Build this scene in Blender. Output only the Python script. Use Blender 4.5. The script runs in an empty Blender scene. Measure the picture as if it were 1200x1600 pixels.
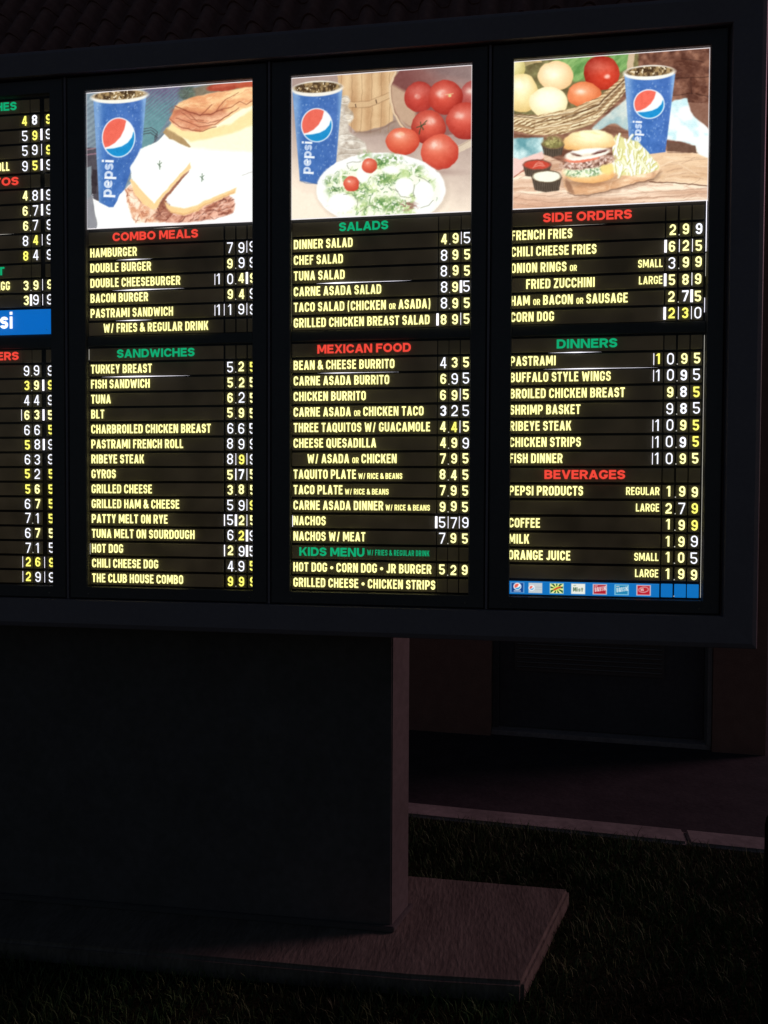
import bpy, bmesh, math, random
import numpy as np
from mathutils import Vector, Matrix
random.seed(7); rng = np.random.default_rng(11)
R = math.radians
scene = bpy.context.scene
COL = scene.collection

# ---------------------------------------------------------------- camera, sky, sun, exposure
cam_data = bpy.data.cameras.new('camera'); cam = bpy.data.objects.new('camera', cam_data); COL.objects.link(cam)
rt = Vector((0.99014, 0.14002, 0.00447)); up = Vector((-0.00818, 0.02592, 0.99963)); fw = Vector((-0.13985, 0.98981, -0.02681))
cam.matrix_world = Matrix(((rt.x, up.x, -fw.x, 0.0), (rt.y, up.y, -fw.y, -2.4903), (rt.z, up.z, -fw.z, 1.6), (0, 0, 0, 1)))
cam_data.sensor_fit = 'VERTICAL'; cam_data.sensor_height = 36.0; cam_data.lens = 27.0
cam_data.clip_start = 0.05; cam_data.clip_end = 600
scene.camera = cam
SUN_EL, SUN_AZ = 24.0, 66.0          # azimuth clockwise from +Y, the light comes from behind the board on the right
world = bpy.data.worlds.new('World'); scene.world = world; world.use_nodes = True
nt = world.node_tree; nt.nodes.clear()
sky = nt.nodes.new('ShaderNodeTexSky'); sky.sky_type = 'NISHITA'; sky.sun_disc = False
sky.sun_elevation = R(SUN_EL); sky.sun_rotation = R(SUN_AZ)
bg = nt.nodes.new('ShaderNodeBackground'); bg.inputs['Strength'].default_value = 0.0088
wo = nt.nodes.new('ShaderNodeOutputWorld')
nt.links.new(sky.outputs[0], bg.inputs['Color']); nt.links.new(bg.outputs[0], wo.inputs['Surface'])
sun_data = bpy.data.lights.new('sun', 'SUN'); sun_data.energy = 0.42; sun_data.angle = R(16.0); sun_data.color = (1.0, 0.50, 0.61)
sun = bpy.data.objects.new('sun', sun_data); COL.objects.link(sun)
sd = Vector((math.sin(R(SUN_AZ)) * math.cos(R(SUN_EL)), math.cos(R(SUN_AZ)) * math.cos(R(SUN_EL)), math.sin(R(SUN_EL))))
sun.rotation_euler = sd.to_track_quat('Z', 'Y').to_euler(); sun.location = (6, 3, 5)
vs = scene.view_settings; vs.view_transform = 'Standard'; vs.look = 'None'; vs.gamma = 1.0; vs.use_curve_mapping = False; vs.exposure = 0.0

# ---------------------------------------------------------------- materials
def lin(c):
    c = np.asarray(c, float) / 255.0
    return np.where(c <= 0.04045, c / 12.92, ((c + 0.055) / 1.055) ** 2.4)
def new_mat(name):
    m = bpy.data.materials.new(name); m.use_nodes = True
    n = m.node_tree.nodes; b = n['Principled BSDF']
    return m, m.node_tree, b
def surf(name, c1, c2, scale=20, rough=0.6, bump=0.2, metal=0.0, detail=6, stretch=(1, 1, 1), spec=0.5, bdist=0.004):
    m, t, b = new_mat(name); L = t.links
    tc = t.nodes.new('ShaderNodeTexCoord'); mp = t.nodes.new('ShaderNodeMapping'); mp.inputs['Scale'].default_value = stretch
    nz = t.nodes.new('ShaderNodeTexNoise'); nz.inputs['Scale'].default_value = scale; nz.inputs['Detail'].default_value = detail
    n2 = t.nodes.new('ShaderNodeTexNoise'); n2.inputs['Scale'].default_value = scale * 0.13; n2.inputs['Detail'].default_value = 4
    mx = t.nodes.new('ShaderNodeMath'); mx.operation = 'MULTIPLY_ADD'; mx.inputs[1].default_value = 0.5
    ml = t.nodes.new('ShaderNodeMath'); ml.operation = 'MULTIPLY'; ml.inputs[1].default_value = 0.5
    cr = t.nodes.new('ShaderNodeValToRGB'); cr.color_ramp.elements[0].position = 0.35; cr.color_ramp.elements[1].position = 0.66
    cr.color_ramp.elements[0].color = (*c1, 1); cr.color_ramp.elements[1].color = (*c2, 1)
    L.new(tc.outputs['Object'], mp.inputs[0]); L.new(mp.outputs[0], nz.inputs['Vector']); L.new(mp.outputs[0], n2.inputs['Vector'])
    L.new(n2.outputs['Fac'], ml.inputs[0]); L.new(nz.outputs['Fac'], mx.inputs[0]); L.new(ml.outputs[0], mx.inputs[2])
    L.new(mx.outputs[0], cr.inputs[0]); L.new(cr.outputs[0], b.inputs['Base Color'])
    b.inputs['Roughness'].default_value = rough; b.inputs['Metallic'].default_value = metal; b.inputs['Specular IOR Level'].default_value = spec
    if bump:
        bp = t.nodes.new('ShaderNodeBump'); bp.inputs['Strength'].default_value = bump; bp.inputs['Distance'].default_value = bdist
        L.new(nz.outputs['Fac'], bp.inputs['Height']); L.new(bp.outputs[0], b.inputs['Normal'])
    return m
def glow(name, rgb, strength=1.0, base=(0.03, 0.03, 0.03), uneven=0.0, spec=0.2, rough=0.5):
    m, t, b = new_mat(name); c = lin(rgb)
    b.inputs['Base Color'].default_value = (*base, 1); b.inputs['Roughness'].default_value = rough
    b.inputs['Specular IOR Level'].default_value = spec
    b.inputs['Emission Color'].default_value = (*c, 1); b.inputs['Emission Strength'].default_value = strength
    if uneven:
        g = t.nodes.new('ShaderNodeNewGeometry'); nz = t.nodes.new('ShaderNodeTexNoise'); nz.inputs['Scale'].default_value = 9.0
        mr = t.nodes.new('ShaderNodeMapRange'); mr.inputs['From Min'].default_value = 0.3; mr.inputs['From Max'].default_value = 0.7
        mr.inputs['To Min'].default_value = strength * (1 - uneven); mr.inputs['To Max'].default_value = strength * (1 + uneven)
        t.links.new(g.outputs['Position'], nz.inputs['Vector']); t.links.new(nz.outputs['Fac'], mr.inputs[0]); t.links.new(mr.outputs[0], b.inputs['Emission Strength'])
    return m
M = {}
M['frame'] = surf('frame_paint', (0.33, 0.275, 0.31), (0.38, 0.32, 0.36), 60, 0.42, 0.08, 0.0, bdist=0.001)
M['door'] = surf('door_paint', (0.14, 0.13, 0.13), (0.17, 0.155, 0.155), 70, 0.4, 0.08, bdist=0.001)
M['inner'] = surf('inner_black', (0.012, 0.011, 0.010), (0.018, 0.016, 0.014), 60, 0.6, 0.0)
M['pedestal'] = surf('pedestal_paint', (0.15, 0.132, 0.13), (0.22, 0.195, 0.195), 35, 0.55, 0.25, bdist=0.002)
M['screw'] = surf('screw_steel', (0.4, 0.4, 0.4), (0.55, 0.55, 0.55), 80, 0.3, 0.0, 1.0)
M['strip'] = glow('strip_film', (31, 26, 19), 1.0, (0.13, 0.12, 0.085), 0.35)
M['tile'] = glow('price_film', (27, 23, 16), 1.0, (0.13, 0.12, 0.085), 0.3)
M['strip_blue'] = glow('blue_film', (16, 112, 190), 1.0, (0.02, 0.08, 0.2))
M['pepsi_blue'] = glow('blue_logo_film', (8, 104, 192), 1.0, (0.02, 0.08, 0.2))
M['text'] = glow('lettering_yellow', (245, 238, 156), 1.7, (0.7, 0.68, 0.4), 0.08)
M['y'] = glow('numeral_yellow', (246, 240, 164), 1.7, (0.7, 0.68, 0.4))
M['Y'] = glow('numeral_deep_yellow', (238, 230, 104), 1.6, (0.7, 0.68, 0.2))
M['w'] = glow('numeral_white', (235, 236, 250), 1.5, (0.7, 0.7, 0.7))
M['W'] = M['w']
M['red'] = glow('lettering_red', (240, 72, 58), 1.05, (0.5, 0.05, 0.04))
M['green'] = glow('lettering_green', (12, 166, 112), 1.05, (0.02, 0.3, 0.15))
M['white'] = glow('lettering_white', (255, 255, 255), 1.1, (0.8, 0.8, 0.8))
M['leak'] = glow('lamp_light_gap', (246, 242, 255), 1.6, (0.8, 0.8, 0.8))
M['leakdim'] = glow('lamp_light_gap_dim', (190, 186, 176), 1.0, (0.8, 0.8, 0.8))
M['leakfaint'] = glow('lamp_light_gap_faint', (96, 92, 74), 1.0, (0.8, 0.8, 0.8))
def attr_glow(name, strength):
    m, t, b = new_mat(name)
    a = t.nodes.new('ShaderNodeAttribute'); a.attribute_name = 'print'
    t.links.new(a.outputs['Color'], b.inputs['Emission Color']); b.inputs['Emission Strength'].default_value = strength
    b.inputs['Base Color'].default_value = (0.05, 0.05, 0.05, 1); b.inputs['Roughness'].default_value = 0.4; b.inputs['Specular IOR Level'].default_value = 0.2
    return m
M['print'] = attr_glow('backlit_print', 1.06)
def glass_mat():
    m = bpy.data.materials.new('clear_pane'); m.use_nodes = True; t = m.node_tree; t.nodes.clear()
    o = t.nodes.new('ShaderNodeOutputMaterial'); tr = t.nodes.new('ShaderNodeBsdfTransparent'); gl = t.nodes.new('ShaderNodeBsdfGlossy')
    gl.inputs['Roughness'].default_value = 0.04; fr = t.nodes.new('ShaderNodeFresnel'); fr.inputs['IOR'].default_value = 1.45
    tr.inputs['Color'].default_value = (0.97, 0.98, 0.97, 1)
    mx = t.nodes.new('ShaderNodeMixShader'); t.links.new(fr.outputs[0], mx.inputs[0]); t.links.new(tr.outputs[0], mx.inputs[1]); t.links.new(gl.outputs[0], mx.inputs[2])
    t.links.new(mx.outputs[0], o.inputs['Surface']); return m
M['glass'] = glass_mat()
M['concrete'] = surf('broomed_concrete', (0.17, 0.14, 0.12), (0.33, 0.28, 0.24), 26, 0.9, 0.9, 0.0, 10, (3.2, 0.8, 1), 0.15, 0.005)
M['kerb'] = surf('kerb_concrete', (0.30, 0.27, 0.26), (0.5, 0.45, 0.43), 30, 0.85, 0.4, spec=0.2)
M['asphalt'] = surf('asphalt', (0.045, 0.042, 0.048), (0.085, 0.078, 0.085), 45, 0.8, 0.5, spec=0.25)
M['soil'] = surf('lawn_soil', (0.015, 0.016, 0.008), (0.035, 0.035, 0.018), 60, 0.95, 0.8, spec=0.1, bdist=0.02)
M['stucco'] = surf('stucco', (0.34, 0.19, 0.15), (0.45, 0.26, 0.20), 90, 0.9, 0.7, spec=0.15)  # red glow on the tan wall is mixed into this base colour
M['metal_door'] = surf('door_metal_paint', (0.09, 0.09, 0.10), (0.13, 0.13, 0.14), 30, 0.55, 0.1)
M['jamb'] = surf('jamb_paint', (0.25, 0.24, 0.23), (0.34, 0.32, 0.30), 30, 0.6, 0.1)
M['terracotta'] = surf('terracotta', (0.26, 0.13, 0.12), (0.45, 0.25, 0.22), 14, 0.75, 0.4, spec=0.2)
M['black'] = surf('black_paint', (0.004, 0.004, 0.005), (0.008, 0.008, 0.009), 40, 0.6, 0.1, spec=0.15)
def grass_mat():
    m, t, b = new_mat('grass_blades'); a = t.nodes.new('ShaderNodeAttribute'); a.attribute_name = 'tone'
    t.links.new(a.outputs['Color'], b.inputs['Base Color']); b.inputs['Roughness'].default_value = 0.6; b.inputs['Specular IOR Level'].default_value = 0.3
    return m
M['grass'] = grass_mat()

# ---------------------------------------------------------------- object helpers
def mesh_from(name, verts, faces, mat):
    me = bpy.data.meshes.new(name); me.from_pydata([tuple(v) for v in verts], [], faces); me.update()
    me.materials.append(mat); return me
def link(name, me, parent=None, loc=(0, 0, 0), rot=None):
    o = bpy.data.objects.new(name, me); COL.objects.link(o)
    if parent: o.parent = parent
    o.location = loc
    if rot: o.rotation_euler = rot
    return o
def thing(name, label, cat, loc=(0, 0, 0), rz=0.0, group=None):
    o = bpy.data.objects.new(name, None); COL.objects.link(o); o.location = loc; o.rotation_euler = (0, 0, rz)
    o.empty_display_size = 0.2; o['label'] = label; o['category'] = cat
    if group: o['group'] = group
    return o
def box_bm(x0, x1, y0, y1, z0, z1, bev=0.0, seg=2, bm=None):
    own = bm is None
    if own: bm = bmesh.new()
    r = bmesh.ops.create_cube(bm, size=1.0)
    for v in r['verts']:
        v.co = Vector(((x0 + x1) / 2 + v.co.x * (x1 - x0), (y0 + y1) / 2 + v.co.y * (y1 - y0), (z0 + z1) / 2 + v.co.z * (z1 - z0)))
    if bev and own: bmesh.ops.bevel(bm, geom=bm.edges[:], offset=bev, segments=seg, affect='EDGES', profile=0.5)
    return bm
def bm_mesh(name, bm, mat, smooth=False):
    me = bpy.data.meshes.new(name); bm.normal_update(); bm.to_mesh(me); bm.free(); me.materials.append(mat)
    if smooth:
        for p in me.polygons: p.use_smooth = True
    return me
def box(name, x0, x1, y0, y1, z0, z1, mat, parent=None, bev=0.0, loc=(0, 0, 0), rot=None, seg=2):
    return link(name, bm_mesh(name, box_bm(x0, x1, y0, y1, z0, z1, bev, seg), mat), parent, loc, rot)

# ---------------------------------------------------------------- stroke lettering: every glyph is a list of quads (x, z)
def thick(pts, t, closed=False):
    pts = [Vector((p[0], p[1])) for p in pts]; n = len(pts); out = []; L = []; Rr = []
    for i in range(n):
        if closed: a, b = pts[i - 1], pts[(i + 1) % n]
        else: a, b = pts[max(i - 1, 0)], pts[min(i + 1, n - 1)]
        p = pts[i]; d0 = (p - a); d1 = (b - p)
        if d0.length < 1e-9: d0 = d1
        if d1.length < 1e-9: d1 = d0
        d0 = d0.normalized(); d1 = d1.normalized(); tg = (d0 + d1)
        tg = tg.normalized() if tg.length > 1e-6 else d0
        nrm = Vector((-tg.y, tg.x)); c = max(0.5, nrm.dot(Vector((-d0.y, d0.x)))); h = t / 2 / c
        L.append(p + nrm * h); Rr.append(p - nrm * h)
    rngi = range(n) if closed else range(n - 1)
    for i in rngi:
        j = (i + 1) % n; out.append([tuple(L[i]), tuple(L[j]), tuple(Rr[j]), tuple(Rr[i])])
    return out
def rounded(pts, rx, ry, closed=False, seg=5):
    n = len(pts); out = []
    for i in range(n):
        p = pts[i]
        if not closed and i in (0, n - 1): out.append(p); continue
        a = pts[i - 1]; b = pts[(i + 1) % n]
        def toward(q, other_is_end):
            dx, dy = q[0] - p[0], q[1] - p[1]
            lx = min(rx, abs(dx) * (1.0 if other_is_end else 0.5)); ly = min(ry, abs(dy) * (1.0 if other_is_end else 0.5))
            return (p[0] + math.copysign(lx, dx) if abs(dx) > 1e-9 else p[0], p[1] + math.copysign(ly, dy) if abs(dy) > 1e-9 else p[1])
        ea = (not closed) and i - 1 == 0; eb = (not closed) and i + 1 == n - 1
        s = toward(a, ea); e = toward(b, eb)
        cx, cy = s[0] + e[0] - p[0], s[1] + e[1] - p[1]
        for k in range(seg + 1):
            th = k / seg * math.pi / 2
            out.append((cx + (s[0] - cx) * math.cos(th) + (e[0] - cx) * math.sin(th), cy + (s[1] - cy) * math.cos(th) + (e[1] - cy) * math.sin(th)))
    return out
def glyph(ch, W, H, t):
    h = t / 2; xl, xr, yB, yT, yM = h, W - h, h, H - h, H * 0.52
    P = []
    rx = (xr - xl) / 2; ry = min((yT - yB) / 2, rx * 1.15)
    def V(x, a=0, b=H): P.append([[(x - h, a), (x + h, a), (x + h, b), (x - h, b)]])
    def Hz(y, a=0, b=W): P.append([[(a, y - h), (b, y - h), (b, y + h), (a, y + h)]])
    def D(x0, y0, x1, y1, k=1.08): q = h * k; P.append([[(x0 - q, y0), (x0 + q, y0), (x1 + q, y1), (x1 - q, y1)]])
    def C(pts, closed=False, r=True, rr=None): P.append(thick(rounded(pts, rr or rx, rr or ry, closed) if r else pts, t, closed))
    if ch == 'A': D(h, 0, W / 2, H); D(W - h, 0, W / 2, H); P.append([[(W * 0.28, H * 0.19), (W * 0.72, H * 0.19), (W * 0.72, H * 0.19 + t * 0.9), (W * 0.28, H * 0.19 + t * 0.9)]])
    elif ch == 'B': V(h); C([(t, yT), (xr - W * 0.03, yT), (xr - W * 0.03, yM), (t, yM)]); C([(t, yM), (xr, yM), (xr, yB), (t, yB)])
    elif ch == 'C': C([(xr, H * 0.66), (xr, yT), (xl, yT), (xl, yB), (xr, yB), (xr, H * 0.34)])
    elif ch == 'D': V(h); C([(t, yT), (xr, yT), (xr, yB), (t, yB)])
    elif ch == 'E': V(h); Hz(yT, t, W * 0.96); Hz(yM, t, W * 0.9); Hz(yB, t, W)
    elif ch == 'F': V(h); Hz(yT, t, W); Hz(yM, t, W * 0.88)
    elif ch == 'G': C([(xr, H * 0.68), (xr, yT), (xl, yT), (xl, yB), (xr, yB), (xr, H * 0.5)]); Hz(H * 0.5 - h, W * 0.55, W - t)
    elif ch == 'H': V(h); V(W - h); Hz(H * 0.51, t, W - t)
    elif ch == 'I': V(W / 2)
    elif ch == 'J': C([(xr, H), (xr, yB), (xl, yB), (xl, H * 0.22)])
    elif ch == 'K': V(h); D(t * 1.1, H * 0.38, W - h, H); D(W - h, 0, W * 0.5, H * 0.6)
    elif ch == 'L': V(h); Hz(yB, t, W)
    elif ch == 'M': V(h); V(W - h); D(t * 0.8, H, W / 2, H * 0.18, 0.9); D(W - t * 0.8, H, W / 2, H * 0.18, 0.9)
    elif ch == 'N': V(h); V(W - h); D(t * 0.7, H, W - t * 0.7, 0, 0.95)
    elif ch in 'O0': C([(xl, yT), (xl, yB), (xr, yB), (xr, yT)], True)
    elif ch == 'P': V(h); C([(t, yT), (xr, yT), (xr, H * 0.42), (t, H * 0.42)])
    elif ch == 'Q': C([(xl, yT), (xl, yB), (xr, yB), (xr, yT)], True); D(W - h * 0.6, -H * 0.05, W * 0.6, H * 0.3)
    elif ch == 'R': V(h); C([(t, yT), (xr, yT), (xr, H * 0.46), (t, H * 0.46)]); D(W - h, 0, W * 0.55, H * 0.46)
    elif ch in 'S': C([(xr, H * 0.7), (xr, yT), (xl, yT), (xl, yM), (xr, yM), (xr, yB), (xl, yB), (xl, H * 0.3)])
    elif ch == 'T': V(W / 2, 0, H - t); Hz(yT)
    elif ch == 'U': C([(xl, H), (xl, yB), (xr, yB), (xr, H)])
    elif ch == 'V': D(W / 2, 0, h, H); D(W / 2, 0, W - h, H)
    elif ch == 'W': D(W * 0.28, 0, h, H, .95); D(W * 0.28, 0, W * 0.5, H * 0.9, .9); D(W * 0.72, 0, W * 0.5, H * 0.9, .9); D(W * 0.72, 0, W - h, H, .95)
    elif ch == 'X': D(h, 0, W - h, H); D(W - h, 0, h, H)
    elif ch == 'Y': V(W / 2, 0, H * 0.42); D(W / 2, H * 0.38, h, H); D(W / 2, H * 0.38, W - h, H)
    elif ch == 'Z': Hz(yT); Hz(yB); D(h * 1.1, t, W - h * 1.1, H - t)
    elif ch == '&':
        q = [(1, .03), (.24, .66), (.2, .82), (.32, .93), (.48, .93), (.6, .82), (.56, .68), (.2, .42), (.1, .26), (.18, .1), (.42, .07), (.68, .2), (.86, .5)]
        C([(a * W, b * H) for a, b in q], r=False)
    elif ch == '/': D(h, -H * 0.04, W - h, H, 0.8)
    elif ch in '()':
        q = [(W * (0.5 + (0.42 * math.cos(a) - 0.2) * (1 if ch == ')' else -1)), H * (0.46 + 0.6 * math.sin(a))) for a in [R(-75 + 15 * i) for i in range(11)]]
        P.append(thick(q, t * 0.75))
    elif ch == '•':
        c = [(W / 2 + H * 0.17 * math.cos(a), H * 0.46 + H * 0.17 * math.sin(a)) for a in [R(30 * i) for i in range(12)]]
        P.append([[(W / 2, H / 2), c[i], c[i + 1], c[(i + 2) % 12]] for i in range(0, 12, 2)])
    elif ch == '.': P.append([[(0, 0), (t, 0), (t, t), (0, t)]])
    elif ch == '1': V(W * 0.58); D(W * 0.58 - h * 0.2, H, W * 0.2, H * 0.78, 1.0)
    elif ch == '2': C(rounded([(xl, H * 0.68), (xl, yT), (xr, yT), (xr, H * 0.58)], rx, ry)[:-1] + [(xr, H * 0.6), (xr * 0.9, H * 0.48), (xl, t)], r=False); Hz(yB)
    elif ch == '3': C([(xl, H * 0.74), (xl, yT), (xr, yT), (xr, yM), (W * 0.4, yM)]); C([(W * 0.4, yM), (xr, yM), (xr, yB), (xl, yB), (xl, H * 0.26)])
    elif ch == '4': V(W * 0.72); Hz(H * 0.28, 0, W); D(h, H * 0.28, W * 0.66, H)
    elif ch == '5': Hz(yT, xl - h, W * 0.93); V(xl, H * 0.5, H - t); C([(xl, H * 0.54), (xr, H * 0.58), (xr, yB), (xl, yB), (xl, H * 0.24)])
    elif ch == '6': C([(xr, H * 0.73), (xr, yT), (xl, yT), (xl, yB), (xr, yB), (xr, H * 0.55), (xl, H * 0.55)])
    elif ch == '7': Hz(yT); D(W * 0.34, 0, W - h, H - t, 1.05)
    elif ch == '8': C([(xl, yT), (xl, yM), (xr, yM), (xr, yT)], True); C([(xl, yM), (xl, yB), (xr, yB), (xr, yM)], True)
    elif ch == '9': C([(xl, H * 0.27), (xl, yB), (xr, yB), (xr, yT), (xl, yT), (xl, H * 0.45), (xr, H * 0.45)])
    elif ch in 'pesit':   # lower case of the drink logo, x-height = H
        if ch == 'p': V(h, -H * 0.42, H * 0.98); C([(xl, yT), (xl, yB), (xr, yB), (xr, yT)], True)
        if ch == 'e': C([(xr, H * 0.46), (xr, yT), (xl, yT), (xl, yB), (xr, yB), (xr * 0.98, H * 0.26)]); Hz(H * 0.48, t, W - t * 0.6)
        if ch == 's': C([(xr, H * 0.72), (xr, yT), (xl, yT), (xl, yM), (xr, yM), (xr, yB), (xl, yB), (xl, H * 0.28)])
        if ch == 'i': V(W / 2, 0, H); V(W / 2, H * 1.14, H * 1.14 + t)
        if ch == 't': V(W / 2, 0, H * 1.3); Hz(H - h, 0, W)
    return P
COND = {' ': .25, 'I': .18, 'M': .70, 'W': .78, 'E': .43, 'F': .41, 'L': .40, 'T': .46, 'J': .40, 'A': .55, 'V': .53, '/': .34, '(': .24, ')': .24, '•': .34, '&': .56, '1': .34, '.': .2, 'Y': .51, 'K': .52, 'N': .53, 'S': .47, 'Z': .46}
WIDE = {' ': .32, 'I': .24, 'M': .98, 'W': 1.16, 'E': .70, 'F': .68, 'L': .64, 'T': .72, 'J': .6, 'O': .94, 'C': .84, 'G': .86, 'D': .84, 'N': .86, 'A': .88, 'V': .86, 'S': .74, 'R': .78, 'B': .78, 'U': .8, 'K': .82, 'H': .82, 'X': .84, 'P': .74}
LOW = {'p': .92, 'e': .92, 's': .72, 'i': .3, 't': .6}
def layout(text, H, t, table, default, space):
    """quads of a line of text; {..} is set small. returns pieces, width"""
    x = 0; out = []; small = False
    for ch in text:
        if ch == '{': small = True; continue
        if ch == '}': small = False; continue
        k = 0.62 if small else 1.0
        w = table.get(ch, default) * H * k
        if ch != ' ':
            for piece in glyph(ch, w, H * k, t * (0.56 if small else 1)):
                out.append([[(a + x, b) for a, b in q] for q in piece])
        x += w + (space * H * k if ch != ' ' else 0)
    return out, x - space * H
def text_mesh(name, pieces, mat):
    vs_, fs = [], []
    for i, piece in enumerate(pieces):
        y = -0.00004 * (i % 6)
        for q in piece:
            b = len(vs_)
            ar = sum(q[k][0] * q[(k + 1) % 4][1] - q[(k + 1) % 4][0] * q[k][1] for k in range(4))
            if ar < 0: q = q[::-1]
            vs_ += [(a, y, c) for a, c in q]; fs.append((b, b + 1, b + 2, b + 3))
    return mesh_from(name, vs_, fs, mat)

# ---------------------------------------------------------------- the menu board
PW, OPEN_W = 0.72, 0.5889
UL = [-2.1044 + PW * k for k in range(4)]
PITCH = 0.05145
ZT, ZB = 2.9556, 2.4938                 # posters
Z1, Z2 = 2.4623, 2.0657                 # header rows of the upper and lower lists
Z0 = 2.9272                             # header row of the leftmost panel
board = thing('menu_board', 'backlit drive-through menu board with four dark framed panels on a grey sheet-metal pedestal', 'menu board', (-0.74, 0.0, 0.0))
BX = 0.74
def bpart(name, me, loc, parent=board): return link(name, me, parent, (loc[0] + (BX if parent is board else 0), loc[1], loc[2]))
def bbox_(name, x0, x1, y0, y1, z0, z1, mat, bev=0.0, lab=None):
    cx, cy, cz = (x0 + x1) / 2, (y0 + y1) / 2, (z0 + z1) / 2
    o = box(name, x0 - cx, x1 - cx, y0 - cy, y1 - cy, z0 - cz, z1 - cz, mat, board, bev, (cx + BX, cy, cz))
    if lab: o['label'] = lab
    return o
FXL, FXR, FZB, FZT = -2.282, 0.802, 1.124, 3.094
IXL, IXR, IZB, IZT = -2.174, 0.703, 1.222, 3.010
# mitred frame rails: profile across the rail (0 = inner edge, 1 = outer edge), depth y
prof = [(0.0, 0.004), (0.0, -0.026), (0.012, -0.030), (0.815, -0.035), (0.83, -0.0345), (0.96, -0.029), (0.99, -0.026), (1.0, -0.021), (1.0, 0.006)]
def rail(side):
    ins = [(IXL, IZB), (IXR, IZB), (IXR, IZT), (IXL, IZT)]; outs = [(FXL, FZB), (FXR, FZB), (FXR, FZT), (FXL, FZT)]
    a, b = side, (side + 1) % 4; v = []; f = []
    for c in (a, b):
        for s, y in prof: v.append((ins[c][0] + (outs[c][0] - ins[c][0]) * s + BX, y, ins[c][1] + (outs[c][1] - ins[c][1]) * s))
    n = len(prof)
    for i in range(n - 1): f.append((i, n + i, n + i + 1, i + 1))
    f.append(tuple(range(n))); f.append(tuple(range(2 * n - 1, n - 1, -1)))
    me = mesh_from('frame_rail', v, f, M['frame']); bm = bmesh.new(); bm.from_mesh(me); bmesh.ops.recalc_face_normals(bm, faces=bm.faces[:]); bm.to_mesh(me); bm.free()
    return link('frame_rail', me, board)
for s in range(4): rail(s)
bbox_('cabinet_shell', FXL + 0.004, FXR - 0.004, 0.012, 0.235, FZB + 0.003, FZT - 0.003, M['frame'], 0.004)
def pris(name, pts, z0, z1, mat, bev):
    bm = bmesh.new(); vb = [bm.verts.new((x + BX, y, z0)) for x, y in pts]; vt = [bm.verts.new((x + BX, y, z1)) for x, y in pts]; n = len(pts)
    bm.faces.new(vb[::-1]); bm.faces.new(vt)
    for i in range(n): bm.faces.new((vb[i], vb[(i + 1) % n], vt[(i + 1) % n], vt[i]))
    bmesh.ops.recalc_face_normals(bm, faces=bm.faces[:]); bmesh.ops.bevel(bm, geom=bm.edges[:], offset=bev, segments=2, affect='EDGES')
    return link(name, bm_mesh(name, bm, mat), board)
pris('pedestal', [(-2.36, 0.242), (-0.352, 0.242), (-0.306, 0.388), (-2.36, 0.388)], 0.012, 1.9, M['pedestal'], 0.004)
pris('pedestal_flashing', [(-2.375, 0.228), (-0.341, 0.228), (-0.291, 0.402), (-2.375, 0.402)], 0.001, 0.022, M['door'], 0.003)

# mullions between the panel doors, hinge side shadow lines
for k in range(3): bbox_('mullion', UL[k] + OPEN_W + 0.0535, UL[k + 1] - 0.0695, -0.012, 0.010, IZB + 0.001, IZT - 0.001, M['frame'], 0.002)
rowbox = {}
def strip_mesh(w, h, mat, name):
    key = (round(w, 4), round(h, 4), mat, name)
    if key not in rowbox: rowbox[key] = bm_mesh(name, box_bm(-w / 2, w / 2, 0.0, 0.004, -h / 2, h / 2, 0.0012, 1), M[mat])
    return rowbox[key]
DOORZ0, DOORZ1 = IZB + 0.004, IZT - 0.004
OZ0, OZ1 = 1.2665, 2.9572
def door_rails(k):
    xo0, xo1, xi0, xi1 = UL[k] - 0.066, UL[k] + OPEN_W + 0.050, UL[k], UL[k] + OPEN_W
    outs = [(xo0, DOORZ0), (xo1, DOORZ0), (xo1, DOORZ1), (xo0, DOORZ1)]; ins = [(xi0, OZ0), (xi1, OZ0), (xi1, OZ1), (xi0, OZ1)]
    pr = [(0.0, 0.008), (0.0, -0.009), (0.05, -0.012), (0.94, -0.012), (1.0, -0.008), (1.0, 0.004)]
    for a in range(4):
        b = (a + 1) % 4; v = []; f = []; n = len(pr)
        for c in (a, b):
            for s, y in pr: v.append((ins[c][0] + (outs[c][0] - ins[c][0]) * s + BX, y, ins[c][1] + (outs[c][1] - ins[c][1]) * s))
        for i in range(n - 1): f.append((i, n + i, n + i + 1, i + 1))
        f.append(tuple(range(n))); f.append(tuple(range(2 * n - 1, n - 1, -1)))
        me = mesh_from('door_rail', v, f, M['door']); bm = bmesh.new(); bm.from_mesh(me); bmesh.ops.recalc_face_normals(bm, faces=bm.faces[:]); bm.to_mesh(me); bm.free()
        link('door_rail', me, board)
    # clear pane just behind the lip
    g = mesh_from('clear_pane', [(xi0 + BX, -0.0065, OZ0), (xi1 + BX, -0.0065, OZ0), (xi1 + BX, -0.0065, OZ1), (xi0 + BX, -0.0065, OZ1)], [(0, 1, 2, 3)], M['glass'])
    link('clear_pane', g, board)
screw_bm = bmesh.new(); bmesh.ops.create_cone(screw_bm, cap_ends=True, segments=12, radius1=0.0035, radius2=0.0028, depth=0.002)
bmesh.ops.rotate(screw_bm, verts=screw_bm.verts[:], matrix=Matrix.Rotation(R(90), 3, 'X')); screw_me = bm_mesh('screw', screw_bm, M['screw'])
bbox_('backing_panel', IXL, IXR, 0.0085, 0.0115, IZB, IZT, M['inner'])
for k in range(4):
    door_rails(k)
    for sx in ((UL[k] + 0.004, UL[k] + OPEN_W - 0.01)):
        bpart('screw', screw_me, (sx, -0.013, OZ0 - 0.024))
TEXT_H = 0.0300; HEAD_H = 0.0285
STRIP_Y = 0.0036; 
AX = [(.492, .529, .5805), (.510, .549, .588), (.505, .541, .578), (.488, .528, .566)]
PREX = [.455, .470, .468, .450]
SX1 = [.472, .484, .483, .465]          # right end of the item strip
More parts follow.
